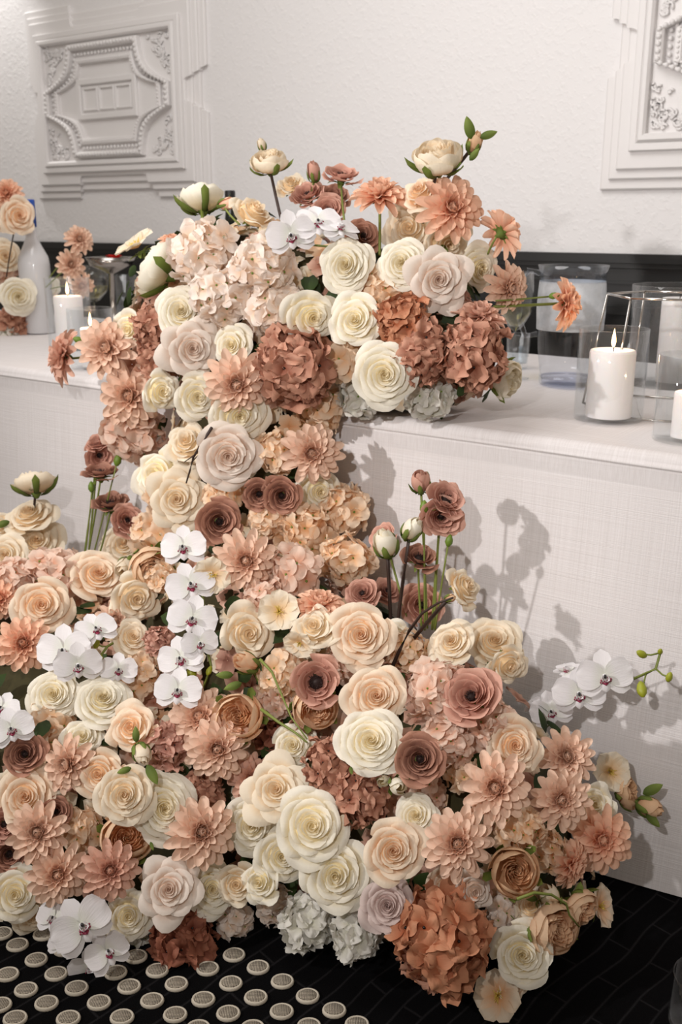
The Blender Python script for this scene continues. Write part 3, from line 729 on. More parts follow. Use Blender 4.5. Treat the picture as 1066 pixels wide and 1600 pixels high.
def add_leaf(t, M, p, s, lx, ly, lr, ang, mat=None):
    """leaf near pixel lx,ly, of length lr pixels, pointing at ang degrees in view"""
    q = CAM + ray(lx, ly) * ((p - CAM).length - .01)
    toc = (CAM - q).normalized(); rt = RGT; up_ = toc.cross(rt)
    if up_.z < 0: up_ = -up_
    dr = (rt * math.cos(R(ang)) + up_ * math.sin(R(ang)) + toc * .15).normalized(); sd = toc.cross(dr).normalized(); nn = dr.cross(sd)
    W = Matrix((dr, sd, nn)).transposed()
    L = lr * depth(q) / FPX
    o = link('leaf', LEAF, t); o.matrix_local = Matrix.Translation((M.inverted() @ (q - p)) / s) @ (M.inverted() @ W).to_4x4() @ Matrix.Scale(L / s, 4)
def spray(label, blooms, buds, stempts, y=None, d=.0):
    """an orchid stem: blooms (px,py,r,tilt[,d]), buds (px,py,r)"""
    bx, by = stempts[0]; p0 = place(bx, by, 1, d, y)[0]
    t = thing('orchid_spray', label, 'orchid', p0)
    P = []
    for q in stempts: P.append(place(q[0], q[1], 1, d - .015 + (q[2] if len(q) > 2 else 0), y)[0] - p0)
    m = MB(); m.tube(P, .0024, 6)
    for bx, by, br in buds:
        q = place(bx, by, br, d, y); qq = q[0] - p0; near = min(P, key=lambda k: (k - qq).length); m.tube([near, (near + qq) / 2 - UP * .003, qq], .0016, 5)
    build(m, 'stem', [OLIVE], t)
    for b in blooms:
        q, n, s = place(b[0], b[1], b[2], (b[4] if len(b) > 4 else .02) + d, y)
        M, f = basis(q, b[3], n, rgF.uniform(-.35, .35) if len(b) < 6 else b[5])
        s *= 1.05
        o = link('blossom', ORC[0], t, q - p0); o.rotation_euler = M.to_euler(); o.scale = (s, s, s)
        for me in ORC[2]: link('petal', me, o)
        link('lip', ORC[3], o); link('column_spot', ORC[1], o)
    for bx, by, br in buds:
        q, n, s = place(bx, by, br, d, y); o = link('bud', OBUD, t, q - p0); s2 = s; o.scale = (s2, s2, s2 * 1.15); o.rotation_euler = (rgF.uniform(-.8, .8), rgF.uniform(-.8, .8), 0)
    return t

# ------------------------------------------------------------------ every flower: kind|petals|x|y|r|facing right,up,towards|lift|label|extras
FLOWERS = '''
garden|cr|420|250|31|-.1,1,.35|.02|cream half-open rosebud standing highest left of centre on two brown stems|stem=(442,345);dark=1;w=.003
bud|cr|409,|226|11|-.3,1,.2|.0|tiny cream bud with curled sepals just above the tall cream rosebud|stem=(424,262);dark=1
garden|iv|313|306|40|-.15,1,-.25|.03|ivory rose tipped back showing its green sepals, against the wall panel|stem=(318,385);w=.0045
bud|pd|354|318|15|.9,.3,.3|.02|small peach bud poking out right of the ivory rose with green sepals|stem=(375,350)
loose|cr|398|330|38|.5,.9,.5|.0|cream rose lying face up beside the dark bottle neck|
hyd|ch|318|398|58|-.2,.4,.8|.01|pale cream-pink hydrangea head at the upper left under the tipped-back ivory rose|
hyd|ch|410|418|58|0,.3,.9|.0|pale cream-pink hydrangea head left of the orchid spray on top of the table|
hyd|ch|345|465|55|-.1,-.1,.9|.0|pale cream-pink hydrangea head right of the ivory rose at the left shoulder|
hyd|ch|428|478|50|.1,-.1,.9|-.01|pale cream-pink hydrangea head beside the two ivory roses at mid top|
bud|mv|490|268|18|-.1,1,.3|.02|round mauve ranunculus bud above the brown ranunculus group on top|stem=(482,320)
anem|mv|534|272|30|.1,1,.35|.02|mauve ranunculus opened flat, topmost of the mauve ones against the wall|stem=(540,360)
ranun|mv|480|302|29|-.3,.8,.6|.02|mauve ranunculus under the round mauve bud, left of its cluster|
ranun|bw|524|305|24|.1,.7,.7|.0|brownish ranunculus shaded in the middle of the top mauve cluster|
ranun|mv|514|328|27|0,.4,.9|.01|mauve ranunculus lowest in the top cluster, just above the orchid spray|
ranun|bw|568|367|27|.3,.4,.9|.0|brown ranunculus right of the white orchid blooms and above the ivory rose|
loose|cr|455|287|26|-.2,.8,.6|.0|cream rose tucked behind the mauve ranunculus, right of the tall rosebud|
dahlia|pd|594|304|47|0,1,.42|.03|peach dahlia facing the ceiling on a long green stem above the ivory roses|stem=(594,400);w=.003
garden|cr|683|243|43|-.15,1,.45|.03|cream rose highest at the right beside the green leafy bud|stem=(660,350);dark=1;w=.0035;leaf=((700,262,24,20),(735,250,24,50))
bud|tn|742|222|19|.4,1,.3|.03|green bud wrapped in long sepals at the very top right|stem=(695,285);dark=1;w=.0035;leaf=((738,218,36,105),(750,215,28,20))
dahlia|pd|706|325|52|.25,.25,1|.05|large peach dahlia facing out below the highest cream rose|
loose|pr|655|300|34|-.5,.7,.7|.01|cream-pink rose half hidden behind the large peach dahlia|
loose|cr|640|358|44|-.2,.2,.9|-.03|cream rose in shade between the two peach dahlias|
loose|cr|700|378|40|.3,-.4,.8|-.02|cream rose turned down under the large peach dahlia|leaf=((690,382,22,-60),)
dahlia|pd|787|362|41|.55,.4,-.45|.03|peach dahlia seen from behind with its green centre, at the upper right|stem=(755,420)
dahlia|bd|795|450|40|.55,-.05,.75|.03|blush dahlia facing right in front of the wine glass|
dahlia|pd|887|474|41|.9,.05,.25|.02|peach dahlia on a long stem sticking out in front of the water jug|stem=(770,480);w=.003
pod|x|866|462|7|1,.2,.3|.02|small green pod beside the dahlia in front of the jug|stem=(775,470)
full|iv|541|415|42|-.25,.1,1|.03|ivory rose upper middle, below the orchid spray|
full|iv|629|412|41|-.2,.2,1|.03|ivory rose left of the blush-grey rose on the table|
star|bt|686|436|46|.05,-.1,1|.05|blush-grey rose with pointed petals between two ivory roses on the table|
full|iv|748|420|36|.6,-.05,.8|.03|ivory rose facing right, right of the blush-grey pointed rose|
rose|iv|488|496|43|.3,-.15,1|.04|ivory rose, left of the overlapping pair in the middle of the table heap|
rose|iv|555|500|42|-.2,.1,1|.03|ivory rose, right of the overlapping pair in the middle of the table heap|
hyd|ph|598|455|40|0,0,1|-.05|peach hydrangea shaded behind the middle ivory roses|
hyd|ph|548|560|46|0,-.3,1|-.04|amber-peach hydrangea in shade left of the round ivory rose at the table edge|
full|iv|283|487|41|-.1,.2,1|.04|ivory rose at the left shoulder above the blush-grey rose|
star|bt|301|545|42|.1,0,1|.05|blush-grey pointed rose on the left, under the shoulder ivory rose|
rose|iv|362|540|34|-.3,.1,.9|.01|ivory rose peeping out right of the left blush-grey rose|
loose|iv|203|515|33|-.55,-.1,.85|.03|ivory open rose turned left above the left dahlias|
garden|iv|240,|418|46|-.7,.4,-.1|.0|ivory rose seen from behind at the upper left edge with green leaves|leaf=((255,415,26,70),(250,428,24,170))
single|cr|213|383|33|-.55,.9,.2|.02|cream flat blossom seen side-on on a thin green stem at upper left|stem=(266,455);w=.0022
dahlia|pd|268|376|20|.1,.9,.4|.0|small peach dahlia behind the cream blossom at upper left|
dahlia|dd|97|556|44|-.9,.25,.15|.03|dusty dahlia leftmost of the table heap, side-on over the tablecloth|stem=(175,545);w=.003
pod|x|124|532|8|-.7,.3,.3|.03|green pod beside the leftmost side-on dahlia|stem=(175,535)
dahliacup|bd|168|545|46|-.4,.25,1|.04|dusty-pink dahlia just below the small candle at left|
dahlia|bd|203|618|52|-.3,-.05,1|.05|large dusty-pink dahlia hanging over the left table edge|
hyd|bh|212|672|56|-.2,-.5,.8|.0|blush hydrangea hanging low over the left table edge|
loose|iv|252|612|33|.4,0,1|.05|ivory rose facing right beside the large left dahlia|
hydc|rs|238|512|36|0,.1,1|-.01|rust hydrangea left of the shoulder ivory rose|
hydc|rs|250|562|40|0,-.1,1|-.02|rust hydrangea deep between the left dahlia and blush-grey rose|
dahlia|bd|370|600|53|-.05,-.15,1|.06|large blush dahlia in the middle left above the cascade|
rose|iv|309|620|35|.1,-.1,1|.01|ivory rose left of and behind the large middle-left dahlia|
rose|iv|375|648|44|.1,-.35,1|.03|ivory rose directly below the large middle-left dahlia|
hydc|rs|462|572|68|0,-.1,1|.03|large rust hydrangea in the middle of the table edge|
hydc|ro|630|500|42|-.2,.3,1|.0|orange-brown hydrangea floret cluster under the ivory roses at the right|
hydc|rs|660|555|50|0,0,1|.01|dusty rust hydrangea behind the round ivory rose at the table edge|
hydc|rs|740|556|62|.3,-.1,1|.02|rust hydrangea at the right end of the table heap|
dahlia|dd|750|494|42|.2,.9,.5|.02|dusty dahlia facing up between the ivory roses and the rust hydrangea|
full|iv|601|585|48|0,-.05,1|.06|round ivory rose resting at the table edge above the cloth|
hyd|wh|672|620|38|.1,-.5,.8|-.03|white hydrangea under the rust hydrangea on the table edge|
hyd|wh|560|618|38|0,-.6,.8|-.04|white hydrangea petals hanging over the table edge under the round ivory rose|
garden|iv|795|594|34|.9,-.25,.5|.0|ivory rose facing right, lowest at the right end of the table heap|
hyd|ph|500|636|44|0,-.4,1|-.04|peach hydrangea in shade below the large rust hydrangea|
hyd|ph|430|706|36|0,-.1,1|-.01|peach hydrangea with green stalks between the big cream rose and the cascade dahlia|leaf=((425,700,22,-70),)
rose|bt|357|712|52|.0,-.15,1|.06|large cream-grey rose at the top of the cascade|
loose|iv|246|742|46|-.4,.1,.9|.02|ivory rose at the left of the cascade below the blush hydrangea|
star|cr|277|780|46|-.1,0,1|.04|cream pointed rose left of the brown ranunculus in the cascade|
loose|cr|292|692|38|-.3,.5,.8|.0|cream rose turned up behind the dark twig at the top of the cascade|
dahlia|bd|487|708|47|.05,0,1|.05|blush dahlia at the right side of the cascade, over the cloth|
rose|iv|500|768|34|.3,-.2,1|.01|ivory rose hidden below the blush cascade dahlia|
ranun|bw|405|772|26|0,-.1,1|.05|brown ranunculus, left of the dark-eyed pair in the cascade|
ranun|bw|441|775|29|.1,-.1,1|.05|brown ranunculus, right of the dark-eyed pair in the cascade|
hyd|ph|418|808|34|0,-.1,1|.0|cream-peach floret cluster under the dark-eyed brown pair|
ranun|bw|343|815|36|.1,0,1|.05|brown ranunculus alone in the cascade beside the white orchids|
hyd|ph|352|775|36|0,0,1|-.02|peach hydrangea in shade below the large cream-grey rose|
hyd|ph|530|802|54|.2,.1,1|.02|peach hydrangea at the right edge of the cascade above the floor heap|
hyd|ph|478|830|50|0,-.1,1|.0|peach hydrangea in the middle of the lower cascade|
hyd|ph|540|875|46|.2,-.1,1|.0|pale peach hydrangea where the cascade meets the floor heap|
hyd|bh|455|898|50|0,-.1,1|-.02|blush hydrangea right of the lower cascade dahlia|
hyd|bh|415|940|40|0,-.1,1|-.02|blush hydrangea below the lower cascade dahlia|
dahlia|bd|384|876|50|0,-.05,1|.05|blush dahlia in the lower cascade right of the orchids|
single|cr|332|898|30|-.1,-.2,1|.05|cream open blossom between the orchids and the lower cascade dahlia|nocalyx=1
hyd|ph|250|838|46|-.2,.2,1|.0|peach hydrangea left of the orchid chain|
hyd|ph|258|765|36|-.2,-.2,1|-.02|peach hydrangea in shade at the cascade's left edge|
ranun|mv|152|690|17|-.2,.6,.7|.0|small mauve ranunculus, top one of the tall stems at left over the cloth|y=1.50;stem=(132,890)
ranun|mv|156|712|24|.2,-.2,1|.0|mauve ranunculus, second from the top of the tall left stems|y=1.50;stem=(136,890)
anem|bw|157|736|28|0,1,.40|.02|brown-pink ranunculus opened flat, in the middle of the tall left stems|y=1.49;stem=(134,895)
pod|x|184|719|8|.3,1,.2|.0|green pod at the right of the tall left ranunculus|y=1.49;stem=(140,890)
pod|x|143|761|7|0,1,.2|.0|green pod at the left of the tall left stems|y=1.49;stem=(130,890)
anem|bw|172|784|30|-.1,.9,.5|.0|brown-pink ranunculus below the tall left stem group|y=1.48;stem=(145,895)
ranun|mv|200|812|28|.3,.3,.8|.0|mauve ranunculus lowest beside the tall left stems|
garden|cr|54|752|33|-.05,.9,-.2|.0|cream rose seen from behind with dark curled sepals, highest at far left|y=1.42;stem=(46,850);dark=1;w=.003
bud|cr|53|757|12|0,.4,1|.035|small round cream bud in front of the backward-facing rose at far left|y=1.42
rose|cr|45|803|40|-.2,.75,.7|.02|cream rose below the backward-facing rose at far left|leaf=((15,815,26,200),)
rose|cr|56|846|42|0,.35,1|.04|cream rose, second below the backward-facing rose at far left|
rose|cr|8|868|34|-.3,.2,1|.03|cream rose cut off by the left edge above the peach hydrangea|
loose|cr|5|822|26|-.3,.2,1|.01|cream rose barely showing at the left edge beside a green leaf|
hyd|bh|92|900|52|0,.1,1|.0|blush hydrangea at far left between the cream and peach roses|
hyd|bh|20|915|46|0,.1,1|.0|blush hydrangea at the left edge beside the peach rose|
rose|pr|65|945|46|-.05,0,1|.06|peach-centred cream rose at far left over the blush hydrangea|
rose|pr|153|897|43|.1,.4,1|.04|cream-peach rose at the foot of the tall left ranunculus stems|
rose|cr|193|850|36|-.2,.2,1|.01|cream rose below the lowest left mauve ranunculus|
bud|cr|197|886|26|-.3,-.3,.8|.04|fat cream rosebud with bright green sepals, left of the orchid chain|leaf=((205,880,30,-20),)
garden|pg|237|885|34|.3,-.4,.8|.02|apricot rose turned down beside the green-sepalled rosebud|
loose|cr|214|934|42|.1,-.2,1|.0|cream ruffled rose under the green-sepalled rosebud|
dahlia|bd|180|968|30|.1,.2,1|-.01|blush dahlia in shade above the left orchids|
dahlia|pd|36|1005|46|-.1,.1,1|.04|peach dahlia at far left below the peach-centred rose|
dahlia|pd|0|935|32|-.2,.2,1|.02|peach dahlia cut off by the left edge|
rose|cr|207|995|29|.3,.3,.9|.03|small cream rose right of the left orchids|
hydc|mv|250|1002|26|0,.1,1|.0|mauve hydrangea sliver between the small cream rose and the orchid chain|
hyd|ph|215|1055|38|0,.1,1|-.03|peach hydrangea in shade right of the left orchids|
full|iv|84|1085|40|-.2,.1,1|.02|ivory rose partly under the left orchids|
full|iv|160|1093|44|.05,.45,1|.04|ivory rose lying face up right below the left orchids|
hyd|ph|78|1135|40|0,0,1|-.03|amber hydrangea in shade at left above the small brown ranunculus|
ranun|bw|38|1178|31|-.1,.1,1|.05|brown ranunculus at far left below the edge orchid|
rose|cr|30|1225|34|-.1,.3,1|-.01|cream rose partly hidden under the far-left brown ranunculus|
loose|pr|205|1138|40|-.3,.3,1|.04|cream-peach rose in the left of the floor heap above the white rose|
rose|iv|128|1152|32|-.1,.4,1|.01|ivory rose behind the left-facing dahlia in the floor heap|
dahlia|bd|106|1194|42|-.55,-.05,.9|.04|blush dahlia facing left in the left of the floor heap|
loose|pr|155|1210|40|-.3,0,1|.04|cream-peach rose right of the left-facing dahlia|
rose|cr|195|1242|48|-.1,-.05,1|.08|large white-cream rose with a bud over it in the left of the floor heap|
bud|cr|222|1178|20|.3,-.8,.6|.09|drooping cream bud with green sepals above the large white-cream rose|leaf=((213,1160,26,95),(205,1200,24,200),(230,1195,36,-60))
full|iv|255|1262|54|.15,-.1,1|.04|large ivory rose partly shaded by the white-cream rose in the left of the floor heap|leaf=((232,1316,14,-70),)
rose|pr|40|1246|48|-.15,.1,1|.03|peach-cream rose at far left below the brown ranunculus|
ranun|bw|88|1268|24|.2,0,1|.01|brown ranunculus in shade right of the far-left peach-cream rose|
dahliacup|bd|60|1300|45|-.2,0,1|.06|blush dahlia at far left, upper of the three in the corner|
ranun|mv|5|1288|28|-.2,0,1|.03|mauve ranunculus cut by the left edge, upper of two|
ranun|bw|14|1335|34|-.1,-.1,1|.01|brown ranunculus near the left edge, lower of two|
dahlia|bd|90|1366|48|-.05,-.15,1|.06|blush dahlia, lower left of the three in the corner|
dahlia|dd|172|1360|44|0,-.05,1|.06|dusty dahlia, right-hand of the three in the corner|
garden|pg|198|1308|42|.1,.1,1|.02|apricot-hearted rose below the large white-cream rose|
hyd|ph|128|1300|36|0,0,1|-.04|amber hydrangea in shade between the corner dahlias|
rose|iv|24|1398|42|-.1,-.1,1|.03|ivory rose at the lower left edge|
loose|cr|50|1430|34|0,-.5,.9|-.01|cream rose under the lower left dahlia at the carpet|
rose|iv|200|1432|42|0,-.1,1|.02|ivory rose right of the lower left orchids|
hyd|wh|218|1478|30|.1,-.3,1|-.02|pale hydrangea in shade touching the carpet beside the lower left orchids|
star|bt|264|1390|47|-.05,0,1|.06|blush-grey pointed rose with a deep eye, above the dark rust hydrangea|
hydc|rb|288|1468|56|0,-.2,1|.01|dark rust hydrangea at the carpet, left of centre|
dahlia|bd|315|1300|52|.1,0,1|.05|blush dahlia between the large ivory rose and the ivory rose group|
hydc|rs|312|1240|38|0,.1,1|-.04|rust hydrangea in deep shade above the central left dahlia|
rose|iv|332|1388|42|.1,-.2,1|.02|ivory rose in shade right of the pointed rose with a deep eye|
loose|cr|370|1382|35|-.1,-.1,1|.04|cream crumpled rose in the lower row, left of the side-on ivory rose|
loose|iv|407|1378|38|-.5,-.1,.9|.06|ivory rose side-on in the lower row|
hyd|ch|365|1440|36|0,-.3,1|-.03|cream hydrangea in shade at the carpet right of the dark rust one|
rose|iv|440|1338|42|.1,-.1,1|.04|ivory rose under the largest ivory rose, to its lower left|
rose|iv|392|1290|48|-.1,-.1,1|.03|ivory rose left of the largest ivory rose|
star|cr|432|1234|47|-.15,.1,1|.06|cream rose with fine pointed petals above the ivory group|
rose|iv|488|1291|56|0,0,1|.08|largest ivory rose in the centre of the floor heap|
rose|iv|525|1368|55|-.1,-.15,1|.06|ivory rose directly below and right of the largest one|
rose|pr|615|1330|50|0,0,1|.07|cream rose with a peach heart right of the ivory group|
rose|tp|606|1415|43|-.1,-.1,1|.05|dusty mauve-grey rose above the orange hydrangea|
hydc|wh|480|1440|46|0,-.2,1|.01|crinkled white hydrangea at the carpet, left one under the ivory rose|
hydc|wh|560|1455|46|.1,-.2,1|.01|crinkled white hydrangea at the carpet beside the mauve-grey rose|
hyd|ch|432|1412|34|0,-.2,1|-.03|cream hydrangea in shade below the side-on ivory rose|
hydc|ro|690|1470|80|0,-.05,1|.04|large orange-brown hydrangea at the carpet, right of centre|pal2='rs'
rose|iv|816|1492|48|.1,-.1,1|.05|ivory rose at the lower right with a curled outer petal|
single|pr|778|1556|36|-.2,-.1,1|.04|small cream-peach blossom nearest the carpet at the lower right|nocalyx=1
loose|pr|800|1540|24|.4,.1,1|.03|second small cream-peach blossom tucked right of the lowest one|
garden|pg|868|1450|46|.6,-.2,.6|.04|apricot rose facing right above the lower right ivory rose|leaf=((845,1425,22,240),)
garden|pg|910|1420|34|.5,-.3,.3|.04|apricot rose turned away with a green leaf, lower right|leaf=((905,1408,32,80),(910,1415,30,190))
single|pr|938|1416|32|.8,.2,.4|.03|ruffled peach blossom facing right at the far lower right|
bud|cr|858|1400|24|-.3,.5,.6|.02|cream bud above the lower right apricot rose|leaf=((840,1405,24,170),)
loose|cr|388|990|43|.2,-.1,1|.01|cream rose in shade right of the orchid chain|
bud|pg|384,|1036|27|-.6,.3,.7|.05|peach rosebud with a green stem right of the orchid chain|stem=(420,1100);leaf=((365,1055,28,180),(378,1068,30,200))
single|cr|436|955|32|-.1,.2,1|.04|cream open blossom left of the upward peach dahlia|nocalyx=1
dahlia|pd|500|946|44|.1,.9,.55|.03|peach dahlia facing up at the top of the floor heap|
loose|cr|490|980|37|-.2,.4,.9|.06|cream rose below the upward peach dahlia|
single|cr|468|1005|24|-.3,-.5,.8|.05|cream loose petals under the cream rose in the upper floor heap|nocalyx=1
rose|pr|565|992|50|-.1,.05,1|.07|large cream-peach rose left of the brown twigs|
anem|mv|494|1066|43|0,0,1|.07|large mauve ranunculus with a dark eye in the upper floor heap|eye=STAMEN
hyd|ph|442|1055|40|0,.1,1|.0|peach hydrangea left of the large mauve ranunculus|
hyd|bh|432|1092|34|0,0,1|-.02|blush hydrangea in shade behind the arching green stem|
garden|pg|492|1106|38|.1,-.4,1|.02|tan rose under the large mauve ranunculus|
rose|pr|588|1088|50|0,.1,1|.06|cream-peach rose stacked above the pale ivory rose|
full|iv|580|1158|52|0,.1,1|.08|pale ivory rose left of the dark brown ranunculus|leaf=((548,1200,14,-80),)
ranun|bw|656|1186|38|0,0,1|.07|dark brown ranunculus in the centre right of the floor heap|eye=STAMEN
garden|pg|372|1120|40|-.25,.1,1|.05|apricot garden rose left of the dark gap in the floor heap|
dahlia|bd|312|1120|47|-.2,.15,1|.04|blush dahlia below the orchid chain|
dahlia|bd|340|1170|50|-.05,-.1,1|.06|blush dahlia under the apricot garden rose|
dahlia|dd|393|1218|40|-.2,0,1|.02|dusty dahlia left of the finely pointed cream rose|
hydc|mv|258|1165|42|-.1,0,1|.0|mauve crinkled hydrangea between the white rose and the blush dahlias|
hydc|rb|425|1140|38|0,.2,1|-.06|dark brown hydrangea in the deep gap at the centre|
rose|iv|458|1165|36|-.1,.1,1|.0|ivory rose in shade left of the pale ivory rose|
hydc|rs|515|1195|42|-.1,.1,1|.02|dusty rust hydrangea below left of the pale ivory rose|
hydc|rs|565|1245|48|0,0,1|.0|rust hydrangea between the largest ivory rose and the white buds|
bud|iv|622|1228|21|.2,-.2,1|.06|round white bud right of a smaller one under the dark brown ranunculus|leaf=((630,1215,18,10),)
bud|iv|600|1220|17|-.3,-.1,1|.05|smaller white bud left of the round one|
full|iv|650|1275|34|-.1,.1,1|.02|small ivory rose above the peach-hearted cream rose|
ranun|mv|735|1086|46|-.3,.35,1|.07|mauve ranunculus on the blush hydrangea at the right of the floor heap|stem=(655,1145);w=.0045
hyd|bh|688|1080|56|-.1,.2,1|.01|blush hydrangea around the right mauve ranunculus, upper left part|
hyd|bh|762|1125|44|.2,-.1,1|.01|blush hydrangea under the right mauve ranunculus|
hyd|bh|698|1158|44|0,-.1,1|.0|blush hydrangea beside the dark brown ranunculus|
hyd|ph|720|1205|34|0,0,1|-.04|amber hydrangea in shade right of the dark brown ranunculus|
bud|mv|657|752|23|-.1,.7,.6|.0|round mauve bud topmost on the tall right-hand green stems|y=1.46;stem=(668,985)
anem|mv|698|779|35|.4,.5,.7|.0|mauve ranunculus right of the round mauve bud on the tall right stems|y=1.46;stem=(676,985)
ranun|mv|690|808|33|.2,-.2,1|.0|mauve ranunculus below the topmost two on the tall right stems|y=1.45;stem=(673,985)
pod|x|663|793|9|0,1,.3|.0|green pod in front of the tall right ranunculus|y=1.44;stem=(664,985)
pod|x|702|845|8|.2,1,.3|.0|green pod at the right of the tall right stems|y=1.45;stem=(680,985)
anem|bw|656|870|30|.2,.7,.7|.0|brownish ranunculus halfway down the tall right stems|y=1.44;stem=(660,985)
ranun|mv|598|838|22|-.4,.4,.7|-.01|mauve ranunculus behind the narrow white buds|y=1.46;stem=(635,960)
bud|iv|602|848|27|-.3,.9,.5|.0|narrow white rosebud with green sepals, left of the pair on brown twigs|y=1.42;stem=(612,1040);dark=1;w=.0035
bud|iv|645|826|23|.5,.8,.5|.0|narrow white rosebud, right of the pair on brown twigs|y=1.42;stem=(620,1040);dark=1;w=.0035
ranun|mv|566|926|25|-.2,.4,.9|.02|mauve ranunculus above the large cream-peach rose|
ranun|mv|606,|922|22|.2,.5,.9|.01|mauve ranunculus left of the brown twigs, right of its twin|
ranun|mv|660|945|35|.3,.2,1|.03|mauve ranunculus at the foot of the tall right stems|
bud|tn|704|935|10|1,.3,.3|.02|small brown bud at the tip of the bent twig|y=1.36;stem=(628,1020);dark=1;w=.0035
loose|cr|728|916|36|.75,.4,.6|.0|cream rose side-on against the cloth, highest at the right of the floor heap|y=1.42
rose|cr|706|1003|38|-.3,.3,.9|.02|cream rose left of and behind the large right cream rose|
rose|cr|772|1003|50|.1,.45,1|.05|large cream rose at the right shoulder of the floor heap|leaf=((762,1035,28,-80),)
loose|cr|795|1040|34|.6,-.3,.8|.01|cream rose turned down under the right shoulder rose|
rose|pr|805|1165|45|.15,-.05,1|.04|peach-cream rose with many folds below the orchids at right|
dahlia|bd|775|1231|56|-.05,0,1|.07|largest pale blush dahlia at the right|
dahliacup|bd|885|1183|46|.2,.2,1|.04|blush dahlia right under the right-hand orchids|
dahliacup|bd|876|1250|48|.2,0,1|.05|blush dahlia with long petals, between two others at the right|
dahlia|bd|715|1318|56|0,-.05,1|.07|large blush dahlia right of the peach-hearted rose|
dahlia|pd|940|1312|50|.35,-.1,1|.05|peach dahlia at the right edge of the floor heap near the carpet|
dahlia|pd|895,|1352|38|.8,-.3,.4|.02|peach dahlia turned down left of the right-edge dahlia|
single|cr|954|1206|31|.4,.1,1|.02|cream open blossom with yellow stamens at the right|nocalyx=1
loose|iv|928|1258|38|.3,.1,1|.0|ivory rose behind the right-edge dahlias|
garden|tn|982|1238|27|.7,.2,.3|.0|tan bud-like rose right of the open cream blossom|
bud|tn|1016|1262|23|.9,-.2,.3|.0|tan rosebud farthest right with green sepals against the cloth|leaf=((1005,1240,36,25),(1010,1270,30,-50))
garden|tn|805|1362|42|.25,-.1,1|.06|tan cabbage rose at the lower right between two dahlias|
hyd|ph|815|1300|42|.1,.1,1|.01|apricot hydrangea above the tan cabbage rose|
hyd|ph|855|1330|36|.1,.1,1|-.03|amber hydrangea in shade right of the tan cabbage rose|
loose|bt|742|1392|32|.3,-.3,1|.02|crumpled blush-white rose under the large blush dahlia|
rose|pr|700|1385|32|-.1,-.4,1|-.01|cream rose in shade between the blush dahlia and orange hydrangea|
hyd|bh|665|1240|34|0,0,1|-.05|blush hydrangea in the dark gap left of the largest pale dahlia|
hyd|ch|790|1430|38|0,-.1,1|-.05|cream hydrangea in shade behind the lower right leaves|
loose|cr|830|1415|34|-.3,.3,1|.0|pale cream rose behind the lower right apricot rose|
hyd|ph|250|900|30|0,0,1|-.03|peach hydrangea in shade behind the orchid chain|
rose|iv|620|1000|30|.3,.2,.8|-.02|ivory rose in shade behind the brown twigs|
hyd|bh|540|1030|34|0,.1,1|-.02|blush hydrangea between the large mauve ranunculus and the cream-peach roses|
hyd|ph|640|1020|38|0,.1,1|-.05|peach hydrangea in deep shade at the foot of the tall right stems|
hyd|ch|300|1350|34|0,0,1|-.04|cream hydrangea in shade under the central left dahlia|
hydc|bw|480|1125|30|0,0,1|-.04|brown hydrangea in shade under the tan rose|
'''
BACK = '''
dahlia|pd|10|302|27|-.2,.4,1|y=2.15|peach dahlia topmost in the far-left table bouquet|
rose|pr|30|337|30|.3,.1,1|y=2.12|cream-peach rose in front of the blue bottle label|stem=(12,430);dark=1
rose|pr|-3|340|26|-.2,.1,1|y=2.14|cream-peach rose cut by the left edge in the far-left bouquet|
rose|cr|8|400|28|.1,.2,1|y=2.14|cream rose in the middle of the far-left bouquet|
hyd|bh|14|418|32|.2,0,1|y=2.20|blush hydrangea behind the far-left bouquet roses|
full|iv|29|463|32|.1,-.1,1|y=2.10|round ivory rose at the front of the far-left bouquet|
hydc|rs|22|505|31|.1,-.2,1|y=2.14|rust hydrangea under the ivory rose of the far-left bouquet|
hyd|wh|16|524|24|.1,-.5,1|y=2.12|white hydrangea resting on the cloth at far left|
rose|iv|72|450|25|.3,.1,1|y=2.25|yellowish ivory rose behind the tall left candle|stem=(30,500)
dahlia|bd|124|374|25|.3,.3,1|y=2.22|blush dahlia topmost behind the left candles|stem=(70,445)
dahlia|bd|111|413|25|.2,.1,1|y=2.20|blush dahlia, second one behind the left candles|stem=(68,450)
dahlia|bd|128|446|22|.1,-.4,1|y=2.22|blush dahlia seen through the tall candle glass at left|stem=(66,455)
'''
def parse_row(row, back=False):
    k, pal_, x, y, r, tl, d, lab, ex = (row.split('|') + [''])[:9]
    x, y, r = float(x.strip(',')), float(y), float(r); tl = None if tl == '-' else tuple(float(a) for a in tl.split(','))
    e = {}
    for it in ex.split(';'):
        if it.strip():
            a, b = it.split('=', 1); e[a.strip()] = eval(b)
    if back: e['y'] = float(d[2:]); d = 0; r *= .92
    return k, pal_, x, y, r, tl, float(d), lab, e
def pod(x, y, r, tl, d, lab, e):
    p, n, s = place(x, y, r, d, e.get('y')); M, f = basis(p, tl, n, 0)
    t = tag(link('seed_pod', PODM, None, p), lab, 'pod'); t.rotation_euler = M.to_euler(); s *= 1.3; t.scale = (s, s, s)
    ex, ey = e['stem']; q = on_heap(ex, ey)[0] if 'y' not in e else at_y(ex, ey, e['y'] - .01)
    a = p - f * s * .8; b_ = (a + q) / 2 - f * .015; mb = MB(); mi = M.inverted()
    mb.tube([(mi @ (a * (1 - k) ** 2 + b_ * 2 * k * (1 - k) + q * k * k - p)) / s for k in (0, .2, .4, .6, .8, 1)], .0018 / s, 5); build(mb, 'stem', [OLIVE], t)
for row in FLOWERS.strip().splitlines():
    k, pal_, x, y, r, tl, d, lab, e = parse_row(row)
    if k == 'pod': pod(x, y, r, tl, d, lab, e)
    else: flower(k, pal_, x, y, r, tl, d, lab, e)
